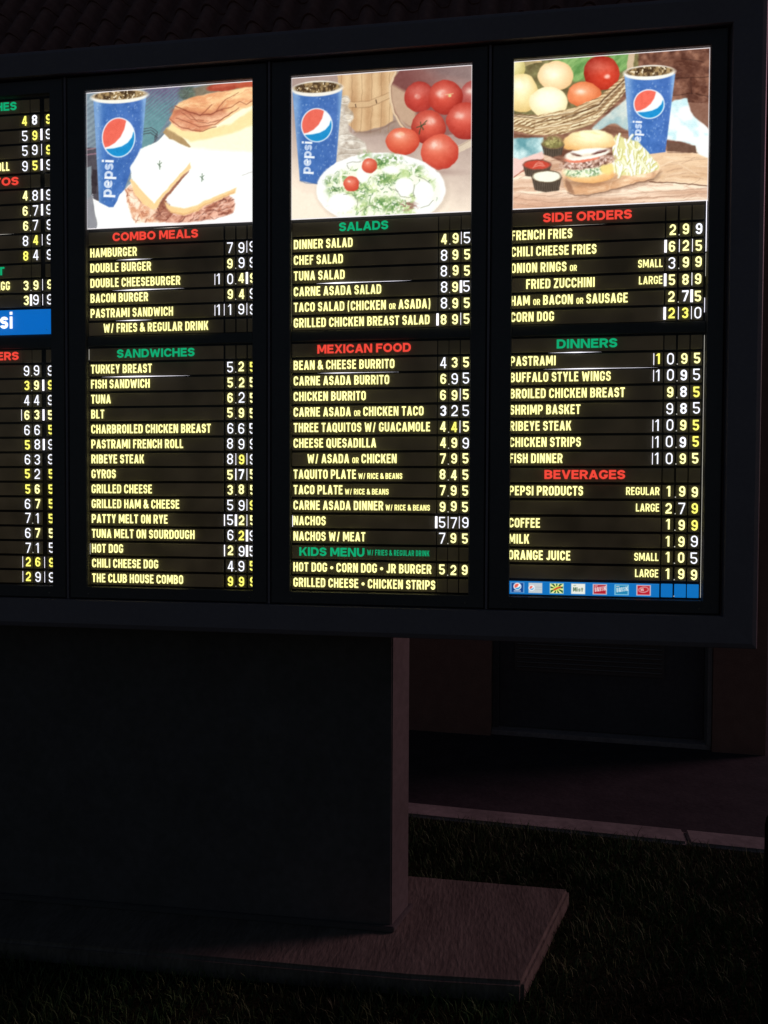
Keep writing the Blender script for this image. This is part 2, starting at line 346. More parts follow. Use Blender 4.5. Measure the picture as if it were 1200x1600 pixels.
TXT_DY = -0.0032                        # stand-off added so the lettering's back glow makes a halo on the film
digit_me = {}
def digit(ch, st):
    if (ch, st) not in digit_me:
        if st in 'w': H, W, t = 0.0350, 0.0200, 0.0037
        elif st == 'W': H, W, t = 0.0330, 0.0190, 0.0052
        else: H, W, t = 0.0325, 0.0185, 0.0051
        p = glyph(ch, W, H, t)
        p = [[[(a - W / 2, b - H / 2) for a, b in q] for q in piece] for piece in p]
        digit_me[(ch, st)] = text_mesh('numeral', p, M[st])
    return digit_me[(ch, st)]
def leak(x, z, w, h, mat='leak', yy=-0.0006):
    me = mesh_from('light_gap', [(-w / 2, 0, -h / 2), (w / 2, 0, -h / 2), (w / 2, 0, h / 2), (-w / 2, 0, h / 2)], [(0, 1, 2, 3)], M[mat])
    return bpart('light_gap', me, (x, yy, z))
def lens_leak(x0, x1, peak, z, h, mat='leak'):
    n = 16; v = []; f = []
    for i in range(n + 1):
        s = i / n; x = x0 + (x1 - x0) * s
        hh = h * (math.exp(-((x - peak) / ((x1 - x0) * 0.2)) ** 2) * 0.75 + 0.25) * min(1, 5 * min(s, 1 - s)) / 2 + 0.00003
        v += [(x - peak, 0, -hh), (x - peak, 0, hh)]
    for i in range(n): f.append((2 * i, 2 * i + 2, 2 * i + 3, 2 * i + 1))
    return bpart('light_gap', mesh_from('light_gap', v, f, M[mat]), (peak, -0.001, z))
def dot_mesh():
    if 'dot' not in digit_me: digit_me['dot'] = text_mesh('decimal_point', [[[(-.0016, -.0016), (.0016, -.0016), (.0016, .0016), (-.0016, .0016)]]], M['leakdim'])
    return digit_me['dot']
def place_text(strip, k, text, z, kind, x0=None, x1=None, xc=None, H=None):
    """print a line on a strip; the lettering is a sub-part of the strip"""
    if kind == 'item': Hh, t, tab, d, sp, mat = H or TEXT_H, 0.0048 * ((H or TEXT_H) / TEXT_H) * (.86 if H else 1), COND, .505, .115, M['text']
    elif kind in ('greensmall',): Hh, t, tab, d, sp, mat = H, 0.0027, COND, .46, .13, M['green']
    else: Hh, t, tab, d, sp, mat = H or HEAD_H, 0.0062, WIDE, .8, .09, M[kind]
    pieces, w = layout(text, Hh, t, tab, d, sp)
    if x0 is not None and x1 is not None:
        s = (x1 - x0) / w; pieces = [[[(a * s, b) for a, b in q] for q in p] for p in pieces]; X = x0
    elif x1 is not None: X = x1 - w
    elif xc is not None: X = xc - w / 2
    else: X = x0
    pieces = [[[(a, b - Hh / 2) for a, b in q] for q in p] for p in pieces]
    me = text_mesh('lettering', pieces, mat)
    o = link('lettering', me, strip); sl = strip.location
    o.location = (UL[k] + X + BX - sl.x, TXT_DY, z - sl.z + 0.002)
def row(k, z, label=None, price=None, texts=(), film='strip', h=0.0432, cells=True):
    x0, x1 = (-0.004 if k == 3 else 0.002), SX1[k]
    s = bpart('menu_strip', strip_mesh(x1 - x0, h, film, 'menu_strip'), (UL[k] + (x0 + x1) / 2, STRIP_Y, z))
    if label: s['label'] = label
    # faint light edge on the film
    for tx in texts: place_text(s, k, z=z, **tx)
    if not cells: return s
    for c in range(3):
        wd = .0338; xx = AX[k][c] - 0.002
        tl = bpart('price_tile', strip_mesh(wd, h, 'tile' if film == 'strip' else film, 'price_tile'), (UL[k] + xx, STRIP_Y, z))
        if price and price['d'][c]:
            ch, st = price['d'][c]
            o = link('numeral', digit(ch, st), tl); o.location = (0.001 + rng.uniform(-.0008, .0008), TXT_DY, 0.001 + rng.uniform(-.0014, .0014))
        if price and c == 0 and price['dot']:
            o = link('decimal_point', dot_mesh(), tl); o.location = ((AX[k][1] - AX[k][0]) / 2 + 0.001, TXT_DY, -0.0165)
    if price:
        if price['pre']:
            tl = bpart('price_tile', strip_mesh(.024, h, 'tile', 'price_tile'), (UL[k] + PREX[k], STRIP_Y - 0.0042, z))
            o = link('numeral', digit('1', price['pre']), tl); o.location = (0.0, TXT_DY * 0.5, 0.001)
            leak(UL[k] + PREX[k] - .0135, z, .0018, .036)
        gx = [AX[k][0] - .020, (AX[k][0] + AX[k][1]) / 2 + .0005, (AX[k][1] + AX[k][2]) / 2]
        for i, wv in enumerate(price['gap']):
            if wv: leak(UL[k] + gx[i] - .001, z + .001, {1: .0016, 2: .0032, 3: .0072}[wv], .0385)
    return s
def PR(s):
    """'|' thin, '!' mid, '#' wide light gap; digit+style; '.' point; '^1w' leading one"""
    d = []; gap = [0, 0, 0]; dot = False; pre = None; i = 0
    if s.startswith('^'): pre = s[2]; i = 3
    while i < len(s):
        c = s[i]
        if c in '|!#': gap[len(d)] = {'|': 1, '!': 2, '#': 3}[c]; i += 1
        elif c == '.': dot = True; i += 1
        elif c == ' ': i += 1
        else: d.append((c, s[i + 1])); i += 2
    return dict(d=d, gap=gap, dot=dot, pre=pre)
TX = [.009, .0105, .008, -.0035]
def items(k, z0, rows):
    for r_, spec in rows:
        z = z0 - r_ * PITCH
        kind = spec[0]
        if kind == 'h':
            col, txt, a, b = spec[1:5]
            row(k, z, 'header strip reading ' + txt if txt else None, None, [dict(text=txt, kind=col, x0=a, x1=b)] if txt else [])
        elif kind == 'i':
            txt, price = spec[1], spec[2]; ind = spec[3] if len(spec) > 3 else 0.0; right = spec[4] if len(spec) > 4 else None
            tl = []
            if txt: tl.append(dict(text=txt, kind='item', x0=TX[k] + ind))
            if right: tl.append(dict(text=right, kind='item', x1=SX1[k] - .006, H=.0245))
            lab = 'strip reading ' + txt.replace('{', '').replace('}', '') if txt else None
            row(k, z, lab, PR(price) if price else None, tl)
items(1, Z1, [
 (0, ('h', 'red', 'COMBO MEALS', .092, .397)), (1, ('i', 'HAMBURGER', '7w9w|9w')), (2, ('i', 'DOUBLE BURGER', '9y.9w9w')),
 (3, ('i', 'DOUBLE CHEESEBURGER', '^1w0w.4y#9y')), (4, ('i', 'BACON BURGER', '9y.4y9w')), (5, ('i', 'PASTRAMI SANDWICH', '^1w|1w9w|9w')),
 (6, ('i', 'W/ FRIES & REGULAR DRINK', None, .047))])
items(1, Z2, [(0, ('h', 'green', 'SANDWICHES', .106, .384)), (1, ('i', 'TURKEY BREAST', '5w.2y5Y')), (2, ('i', 'FISH SANDWICH', '5y.2y5y')),
 (3, ('i', 'TUNA', '6y.2w5y')), (4, ('i', 'BLT', '5y.9y5y')), (5, ('i', 'CHARBROILED CHICKEN BREAST', '6w.6w5w')), (6, ('i', 'PASTRAMI FRENCH ROLL', '8w9w9w')),
 (7, ('i', 'RIBEYE STEAK', '8w.|9Y|9w')), (8, ('i', 'GYROS', '5y!7W|5y')), (9, ('i', 'GRILLED CHEESE', '3y.8y5y')), (10, ('i', 'GRILLED HAM & CHEESE', '5w9w|9Y')),
 (11, ('i', 'PATTY MELT ON RYE', '!5w#2y|5y')), (12, ('i', 'TUNA MELT ON SOURDOUGH', '6w.2Y#9w')), (13, ('i', 'HOT DOG', '!2y9w#5w')),
 (14, ('i', 'CHILI CHEESE DOG', '4w.9w5Y')), (15, ('i', 'THE CLUB HOUSE COMBO', '9Y.9Y9Y'))])
items(2, Z1, [(0, ('h', 'green', 'SALADS', .160, .322)), (1, ('i', 'DINNER SALAD', '4y.9y|5w')), (2, ('i', 'CHEF SALAD', '8w9y5y')), (3, ('i', 'TUNA SALAD', '8w.9y5y')),
 (4, ('i', 'CARNE ASADA SALAD', '8w.9y#5w')), (5, ('i', 'TACO SALAD (CHICKEN {OR} ASADA)', '8w.9y5y')), (6, ('i', 'GRILLED CHICKEN BREAST SALAD', '#8y9y|5y'))])
items(2, Z2, [(0, ('h', 'red', 'MEXICAN FOOD', .088, .398)), (1, ('i', 'BEAN & CHEESE BURRITO', '4w3y5y')), (2, ('i', 'CARNE ASADA BURRITO', '6y.9w5w')), (3, ('i', 'CHICKEN BURRITO', '6y9y|5y')),
 (4, ('i', 'CARNE ASADA {OR} CHICKEN TACO', '3W2w5w')), (5, ('i', 'THREE TAQUITOS W/ GUACAMOLE', '4y.4Y|5y')), (6, ('i', 'CHEESE QUESADILLA', '4y.9y9w')),
 (7, ('i', 'W/ ASADA {OR} CHICKEN', '7y.9y5y', .047)), (8, ('i', 'TAQUITO PLATE{ W/ RICE & BEANS}', '8y.4y5y')), (9, ('i', 'TACO PLATE{ W/ RICE & BEANS}', '7y.9y5y')),
 (10, ('i', 'CARNE ASADA DINNER{ W/ RICE & BEANS}', '9y.9y5y')), (11, ('i', 'NACHOS', '#5w|7w|9w')), (12, ('i', 'NACHOS W/ MEAT', '7w.9y5y')),
 (14, ('i', 'HOT DOG • CORN DOG • JR BURGER', '5y.2y9y')), (15, ('i', 'GRILLED CHEESE • CHICKEN STRIPS', None))])
row(2, Z2 - 13 * PITCH, 'header strip reading KIDS MENU W/ FRIES & REGULAR DRINK', None, [dict(text='KIDS MENU', kind='green', x0=.028, x1=.248), dict(text='W/ FRIES & REGULAR DRINK', kind='greensmall', x0=.257, x1=.462, H=.0185)])
items(3, Z1, [(0, ('h', 'red', 'SIDE ORDERS', .095, .365)), (1, ('i', 'FRENCH FRIES', '2y.9y9W')), (2, ('i', 'CHILI CHEESE FRIES', '#6y|2y|5y')), (3, ('i', 'ONION RINGS {OR}', '3w.9y9y', 0, 'SMALL')),
 (4, ('i', 'FRIED ZUCCHINI', '#5y8y|9y', .048, 'LARGE')), (5, ('i', 'HAM {OR} BACON {OR} SAUSAGE', '2y.7W#5y')), (6, ('i', 'CORN DOG', '#2Y|3Y|0w'))])
items(3, Z2, [(0, ('h', 'green', 'DINNERS', .141, .326)), (1, ('i', 'PASTRAMI', '^1Y0w.9y5y')), (2, ('i', 'BUFFALO STYLE WINGS', '^1w0w.9W5w')), (3, ('i', 'BROILED CHICKEN BREAST', '9y.8W5Y')),
 (4, ('i', 'SHRIMP BASKET', '9w.8W5w')), (5, ('i', 'RIBEYE STEAK', '^1w0w.9y5Y')), (6, ('i', 'CHICKEN STRIPS', '^1w0w.9W5Y')), (7, ('i', 'FISH DINNER', '^1w0w.9y5y')),
 (8, ('h', 'red', 'BEVERAGES', .107, .355)), (9, ('i', 'PEPSI PRODUCTS', '1y.9y9y', 0, 'REGULAR')), (10, ('i', None, '2y.7w9Y', 0, 'LARGE')), (11, ('i', 'COFFEE', '1y.9y9Y')),
 (12, ('i', 'MILK', '1y.9y9w')), (13, ('i', 'ORANGE JUICE', '1y.0y5w', 0, 'SMALL')), (14, ('i', None, '1y.9y9y', 0, 'LARGE'))])
# leftmost panel: only the ends of its lines are in the photograph
def p1(z, price, txt=None, x1=None, kind='item', x0=None):
    tl = [dict(text=txt, kind=kind, x1=x1, x0=x0)] if txt else []
    row(0, z, None, PR(price) if price else None, tl)
P1top = [(None, 'CHES', 'green'), ('4Y8W9Y', None, 0), ('5w9Y#9w', None, 0), ('5w9w|9Y', None, 0), ('9w5Y#9w', 'ROLL', 'item'), (None, 'TOS', 'red'),
 ('4y.8w#9w', None, 0), ('6y.7w#9w', None, 0), ('6y.7w9w', None, 0), ('8w4Y|9w', None, 0), ('8Y4w9w', None, 0), (None, 'T', 'green'), ('3y.9y|9y', 'EGG', 'item'), ('3y#9w|9w', None, 0)]
for r_, (pr_, tx_, kd) in enumerate(P1top):
    xe = {'CHES': .461, 'ROLL': .432, 'TOS': .466, 'T': .410, 'EGG': .430}.get(tx_)
    x0_ = {'CHES': .352, 'TOS': .373, 'T': .385}.get(tx_)
    p1(Z0 - r_ * PITCH, pr_, tx_, xe, kd or 'item', x0_)
P1low = ['9w.9w9w', '3Y.9y#9Y', '4w4w9w', '|6y3y#5y', '6w6w5Y', '5Y8w#9w', '6w3w9w', '5Y2w5Y', '5Y6y5Y', '6w7y5Y', '7w.1w5Y', '6w7y5y', '7w.1w5w', '|2Y6Y|9Y', '|2Y9w|9w']
p1(Z2, None, 'ERS', .461, 'red', .379)
for r_, pr_ in enumerate(P1low): p1(Z2 - (r_ + 1) * PITCH, pr_)
s = bpart('logo_strip', strip_mesh(OPEN_W - .004, .086, 'pepsi_blue', 'logo_strip'), (UL[0] + OPEN_W / 2 - .001, STRIP_Y, 2.1850)); s['label'] = 'tall blue strip with white pepsi wordmark'
pcs, w_ = layout('pepsi', .042, .0105, LOW, .9, .12)
o = link('lettering', text_mesh('lettering', pcs, M['white']), s); o.location = (UL[0] + .440 - w_ + BX - s.location.x, TXT_DY, -.022)
# dividing rail between the two lists of each panel
for k in range(4): bbox_('divider_rail', UL[k] + .001, UL[k] + OPEN_W - .001, -0.004, 0.0079, 2.0945 if k else 2.0925, 2.1275 if k else 2.1385, M['door'], 0.0015)
# light showing between pieces of film (photo positions)
HG = PITCH / 2
def P(k, z0, r_, a, b, pk, h, mat='leak'): lens_leak(UL[k] + a, UL[k] + b, UL[k] + pk, z0 - r_ * PITCH + HG, h, mat)
P(1, Z1, 0.03, .24, .35, .30, .0018, 'leakdim')
P(1, Z1, 2, .105, .235, .165, .0032); P(1, Z1, 4, .09, .35, .185, .0042); P(1, Z1, 6, .10, .235, .165, .0030)
P(1, Z2, 2, .05, .37, .175, .0042); P(2, Z1, 4, .085, .40, .15, .0046); P(2, Z2, 2, .09, .36, .16, .0024)
P(3, Z1, 1, .115, .29, .19, .0014, 'leakdim'); P(3, Z2, 1, .115, .28, .20, .0030); P(3, Z2, 2, .10, .45, .22, .0030, 'leak')
P(0, Z0, 9, .30, .45, .40, .0014, 'leakdim')
for k, z in ((1, Z2), (1, Z2 - 13 * PITCH), (2, Z2 - 11 * PITCH)): leak(UL[k] + .006, z, .0017, .037, 'leak' if k == 2 else 'leakdim', -0.0032)
leak(UL[3] + OPEN_W - .0030, (2.50 + 2.335) / 2, .0022, 2.49 - 2.335, 'leak'); leak(UL[3] + OPEN_W - .0030, 2.30, .0013, .07, 'leakdim')
leak(UL[3] + OPEN_W - .0045, 2.177, .0016, .045, 'leak'); leak(UL[3] + OPEN_W - .0035, (2.085 + 1.275) / 2, .0014, 2.085 - 1.275, 'leakdim')
for k in (2,): leak(UL[k] + .0012, 2.155 + .15, .001, .30, 'leakfaint')
# ---------------------------------------------------------------- printed posters: colours laid on a fine grid
def vnoise(X, Y, s, seed=0):
    r = np.random.default_rng(seed); g = r.random((64, 64)); u = X / s + 100; v = Y / s + 100
    i = np.floor(u).astype(int); j = np.floor(v).astype(int); fu = u - i; fv = v - j; fu = fu * fu * (3 - 2 * fu); fv = fv * fv * (3 - 2 * fv)
    a = g[i % 64, j % 64]; b = g[(i + 1) % 64, j % 64]; c = g[i % 64, (j + 1) % 64]; d = g[(i + 1) % 64, (j + 1) % 64]
    return (a * (1 - fu) + b * fu) * (1 - fv) + (c * (1 - fu) + d * fu) * fv
def fbm(X, Y, s, seed=0, o=4):
    t = 0; w = 0
    for k in range(o): t = t + vnoise(X, Y, s / 2 ** k, seed + k) / 2 ** k; w += 1 / 2 ** k
    return t / w
def chaikin(pts, n=2):
    for _ in range(n):
        q = []
        for i in range(len(pts)):
            a, b = pts[i - 1], pts[i]; q += [(a[0] * .84 + b[0] * .16, a[1] * .84 + b[1] * .16), (a[0] * .16 + b[0] * .84, a[1] * .16 + b[1] * .84)]
        pts = q
    return pts
class Painter:
    def __init__(p, X, Y): p.X, p.Y = X, Y; p.C = np.zeros(X.shape + (3,)) + 255.0
    def warp(p, amp=2.6, s=9, seed=3):
        if not hasattr(p, 'X0'): p.X0, p.Y0 = p.X, p.Y
        p.X = p.X0 + (fbm(p.X0, p.Y0, s, seed, 3) - .5) * amp; p.Y = p.Y0 + (fbm(p.X0, p.Y0, s, seed + 50, 3) - .5) * amp
    def flat(p): p.X, p.Y = p.X0, p.Y0
    def finish(p, lift=.1, grain=16, blur=1, gain=1.0):
        p.flat(); L = p.C.mean(-1) / 255; n = (fbm(p.X, p.Y, 5, 301, 3) - .5) + .6 * (fbm(p.X, p.Y, 2.4, 302, 2) - .5)
        p.C = p.C + (n * grain * np.clip(1.4 - L, 0, 1))[..., None]
        g = p.C.mean(-1, keepdims=True); p.C = (g + (p.C - g) * .95) * gain; p.C = np.minimum(p.C, 255); p.C = 255 - (255 - p.C) * (1 - lift)
        for _ in range(blur):
            q = np.pad(p.C, ((1, 1), (1, 1), (0, 0)), 'edge'); p.C = (q[1:-1, 1:-1] * 4 + q[:-2, 1:-1] + q[2:, 1:-1] + q[1:-1, :-2] + q[1:-1, 2:]) / 8
    def put(p, m, col):
        col = np.asarray(col, float); p.C = p.C * (1 - m[..., None]) + col * m[..., None]
    def sm(p, d, soft=0.7): return np.clip(0.5 - d / soft / 2, 0, 1)
    def ell(p, cx, cy, rx, ry, rot=0, soft=0.8):
        c, s_ = math.cos(R(rot)), math.sin(R(rot)); u = (p.X - cx) * c + (p.Y - cy) * s_; v = -(p.X - cx) * s_ + (p.Y - cy) * c
        q = np.sqrt((u / rx) ** 2 + (v / ry) ** 2) + 1e-9
        return p.sm((q - 1) * min(rx, ry), soft)
    def poly(p, pts, soft=0.8):
        X, Y = p.X, p.Y; ins = np.zeros(X.shape, bool); dm = np.full(X.shape, 1e9); n = len(pts)
        for i in range(n):
            x0, y0 = pts[i - 1]; x1, y1 = pts[i]
            if y0 != y1:
                c = ((y0 > Y) != (y1 > Y)) & (X < (x1 - x0) * (Y - y0) / (y1 - y0) + x0); ins ^= c
            dx, dy = x1 - x0, y1 - y0; L = dx * dx + dy * dy + 1e-9
            t = np.clip(((X - x0) * dx + (Y - y0) * dy) / L, 0, 1); dm = np.minimum(dm, np.hypot(X - x0 - t * dx, Y - y0 - t * dy))
        return p.sm(np.where(ins, -dm, dm), soft)
    def blob(p, pts, soft=1.0): return p.poly(chaikin(pts), soft)
    def hatch(p, mask, n, box_, L, w, cols, seed, ang=None, op=.7, bend=.4):
        # n short curved marks inside a mask: leaves, fibres, folds
        r = np.random.default_rng(seed); x0, y0, x1, y1 = box_
        for i in range(n):
            x, y = r.uniform(x0, x1), r.uniform(y0, y1); a = r.uniform(0, np.pi) if ang is None else R(ang + r.normal(0, 16)); l = L * r.uniform(.5, 1.3)
            sel = (np.abs(p.X - x) < l + w + 1) & (np.abs(p.Y - y) < l + w + 1)
            if not sel.any(): continue
            jj, ii = np.nonzero(sel); sl_ = (slice(jj.min(), jj.max() + 1), slice(ii.min(), ii.max() + 1))
            dx, dy = math.cos(a) * l / 2, math.sin(a) * l / 2; bx_, by_ = -dy * bend * r.uniform(-1, 1), dx * bend * r.uniform(-1, 1)
            sub = Painter.__new__(Painter); sub.X, sub.Y = p.X[sl_], p.Y[sl_]
            m = sub.line([(x - dx, y - dy), (x + bx_, y + by_), (x + dx, y + dy)], w * r.uniform(.6, 1.3), .8) * mask[sl_] * op
            c = np.asarray(cols[r.integers(len(cols))], float) + r.normal(0, 8); p.C[sl_] = p.C[sl_] * (1 - m[..., None]) + c * m[..., None]
    def line(p, pts, w, soft=0.7):
        dm = np.full(p.X.shape, 1e9)
        for i in range(len(pts) - 1):
            (x0, y0), (x1, y1) = pts[i], pts[i + 1]; dx, dy = x1 - x0, y1 - y0; L = dx * dx + dy * dy + 1e-9
            t = np.clip(((p.X - x0) * dx + (p.Y - y0) * dy) / L, 0, 1); dm = np.minimum(dm, np.hypot(p.X - x0 - t * dx, p.Y - y0 - t * dy))
        return p.sm(dm - w / 2, soft)
    def mix(p, m, a, b, f): p.put(m, np.asarray(a, float) * (1 - f[..., None]) + np.asarray(b, float) * f[..., None])
    def word(p, text, x, y, H, t, table, ang, col, shear=0, default=.42, space=.12):
        pcs, w = layout(text, H, t, table, default, space); c, s_ = math.cos(R(ang)), math.sin(R(ang)); mm = np.zeros(p.X.shape)
        for pc in pcs:
            for q in pc: mm = np.maximum(mm, p.poly([(x + (a + shear * b) * c + b * s_, y + (a + shear * b) * s_ - b * c) for a, b in q], 0.6))
        p.put(mm, col)
def globe(p, cx, cy, rx, ry, tilt=-8):
    p.put(p.ell(cx, cy, rx + 1.6, ry + 1.6, 0), (238, 244, 250)); inside = p.ell(cx, cy, rx, ry, 0)
    u = (p.X - cx) / rx; v = (p.Y - cy) / ry
    p.put(inside, (250, 252, 255)); N = lambda q: [(cx + a * rx, cy + b * ry) for a, b in q]
    p.put(inside * p.poly(N([(-1.3, -1.3), (.52, -1.3), (.48, -.85), (.36, -.42), (.12, -.02), (-.22, .28), (-.58, .46), (-1.3, .62)]), .9), (238, 100, 80))
    p.put(inside * p.poly(N([(1.3, -.6), (.93, -.28), (.84, .0), (.58, .28), (.2, .47), (-.3, .57), (-.78, .6), (-1.3, 1.3), (1.3, 1.3)]), .9), (16, 138, 204))
def cup(p, rim, body, gl, word, seed):
    p.flat()
    cx, cy, rx, ry = rim
    m = p.poly(body); xs = [b[0] for b in body]; x0, x1 = min(xs), max(xs)
    f = np.clip((p.X - x0) / (x1 - x0), 0, 1)
    base = np.stack([56 + 60 * np.exp(-((f - 0.06) / 0.10) ** 2) + 55 * np.exp(-((f - 0.97) / 0.06) ** 2) + 10 * f, 106 + 50 * np.exp(-((f - 0.06) / 0.10) ** 2) + 55 * np.exp(-((f - 0.97) / 0.06) ** 2), 180 + 26 * np.exp(-((f - 0.06) / 0.1) ** 2) + 30 * np.exp(-((f - 0.97) / 0.06) ** 2)], -1)
    n = fbm(p.X, p.Y, 9, seed)[..., None]; p.put(m, base + (n - 0.5) * 22)
    r = np.random.default_rng(seed)
    for i in range(150):
        t = r.random(); px = x0 + 3 + (x1 - x0 - 6) * r.random(); py = min(b[1] for b in body) + 12 + (max(b[1] for b in body) - min(b[1] for b in body) - 14) * r.random()
        near = (abs(p.X - px) < 3) & (abs(p.Y - py) < 3)
        if near.any(): p.put(p.ell(px, py, 0.4 + 0.4 * r.random(), 0.5 + 0.6 * r.random(), 0, 0.8) * m * 0.5, (190, 215, 240))
    globe(p, *gl)
    wx, wy, wh, wt = word; p.word('pepsi', wx, wy, wh, wt, LOW, -90 + 3, (244, 248, 255), 0, .9, .13)
    p.put(p.ell(cx, cy, rx, ry, -3), (246, 240, 228)); inn = p.ell(cx, cy - 1.8, rx - 3.4, ry - 3.8, -3)
    nn = fbm(p.X, p.Y, 4.2, seed + 9, 3); p.mix(inn, (70, 48, 26), (168, 138, 92), np.clip((nn - .35) * 3.2, 0, 1)); p.put(inn * (vnoise(p.X, p.Y, 2.6, seed + 3) > .83), (232, 214, 180)); p.warp(2.6, 8, seed)
def poster(k, corners, fn, s0=0.0, s1=1.0, zt=ZT, zb=ZB, nx=380, ny=300, name='poster', par=None, yb=0.0, lab=None, edge_leak=True):
    S, T = np.meshgrid(np.linspace(0, 1, nx), np.linspace(0, 1, ny))
    (ax, ay), (bx, by), (cx, cy), (dx, dy) = corners          # tl tr br bl
    X = (ax * (1 - S) + bx * S) * (1 - T) + (dx * (1 - S) + cx * S) * T; Y = (ay * (1 - S) + by * S) * (1 - T) + (dy * (1 - S) + cy * S) * T
    p = Painter(X, Y); fn(p)
    if edge_leak:  # white edge lines: backlight leaking round the poster, painted into its colours
        e = np.minimum(T * (dy - ay), (1 - T) * (dy - ay) * 0.8); p.put(np.clip(1.6 - e, 0, 1), (255, 248, 252))
        p.put(np.clip(1.0 - S * (bx - ax), 0, 1) * .8, (240, 236, 240)); p.put(np.clip(1.4 - (1 - S) * (bx - ax), 0, 1) * .9, (245, 240, 245))
    Cc = lin(np.clip(p.C, 0, 255)); me = bpy.data.meshes.new(name); n = nx * ny
    W_, H_ = (s1 - s0) * OPEN_W, zt - zb
    co = np.stack([(S - .5) * W_, np.zeros_like(S), (.5 - T) * H_], -1).reshape(-1, 3)
    idx = np.arange(n).reshape(ny, nx); q = np.stack([idx[1:, :-1], idx[1:, 1:], idx[:-1, 1:], idx[:-1, :-1]], -1).reshape(-1, 4)
    me.vertices.add(n); me.vertices.foreach_set('co', co.ravel()); me.loops.add(q.size); me.loops.foreach_set('vertex_index', q.ravel())
    me.polygons.add(len(q)); me.polygons.foreach_set('loop_start', np.arange(len(q)) * 4)
    me.update(calc_edges=True)
    at = me.attributes.new('print', 'FLOAT_COLOR', 'POINT'); at.data.foreach_set('color', np.concatenate([Cc.reshape(-1, 3), np.ones((n, 1))], 1).ravel())
    me.materials.append(M['print'])
    o = bpart(name, me, (UL[k] + OPEN_W * (s0 + s1) / 2, yb, (zt + zb) / 2))
    if lab: o['label'] = lab
    return o
def wood(p, m, a, b, seed, sx=60, sy=2.2, ang=0):
    c, s_ = math.cos(R(ang)), math.sin(R(ang)); u = p.X * c + p.Y * s_; v = -p.X * s_ + p.Y * c
    n = fbm(u * sy / sx, v, sy * 2, seed, 4); p.mix(m, a, b, np.clip((n - .3) * 2.4, 0, 1))
def ball(p, cx, cy, rx, ry, c0, c1, hl=(255, 240, 225), hx=-.3, hy=-.35, hs=.28, seed=0):
    m = p.ell(cx, cy, rx, ry); u = (p.X - cx) / rx; v = (p.Y - cy) / ry; d = np.clip(np.hypot(u - hx * .6, v - hy * .6) / 1.35, 0, 1) ** 1.5
    p.mix(m, c1, c0, d); hn = np.clip((fbm(p.X, p.Y, 7, int(cx), 2) - .3) * 3, 0, 1); h = np.exp(-(((u - hx) / hs) ** 2 + ((v - hy) / (hs * .75)) ** 2) ** 1.5); p.put(m * np.clip(h, 0, 1) * (.3 + .4 * hn), hl); p.put(m * np.exp(-(((u + .1) / .7) ** 2 + ((v + .35) / .4) ** 2)) * .22, hl)
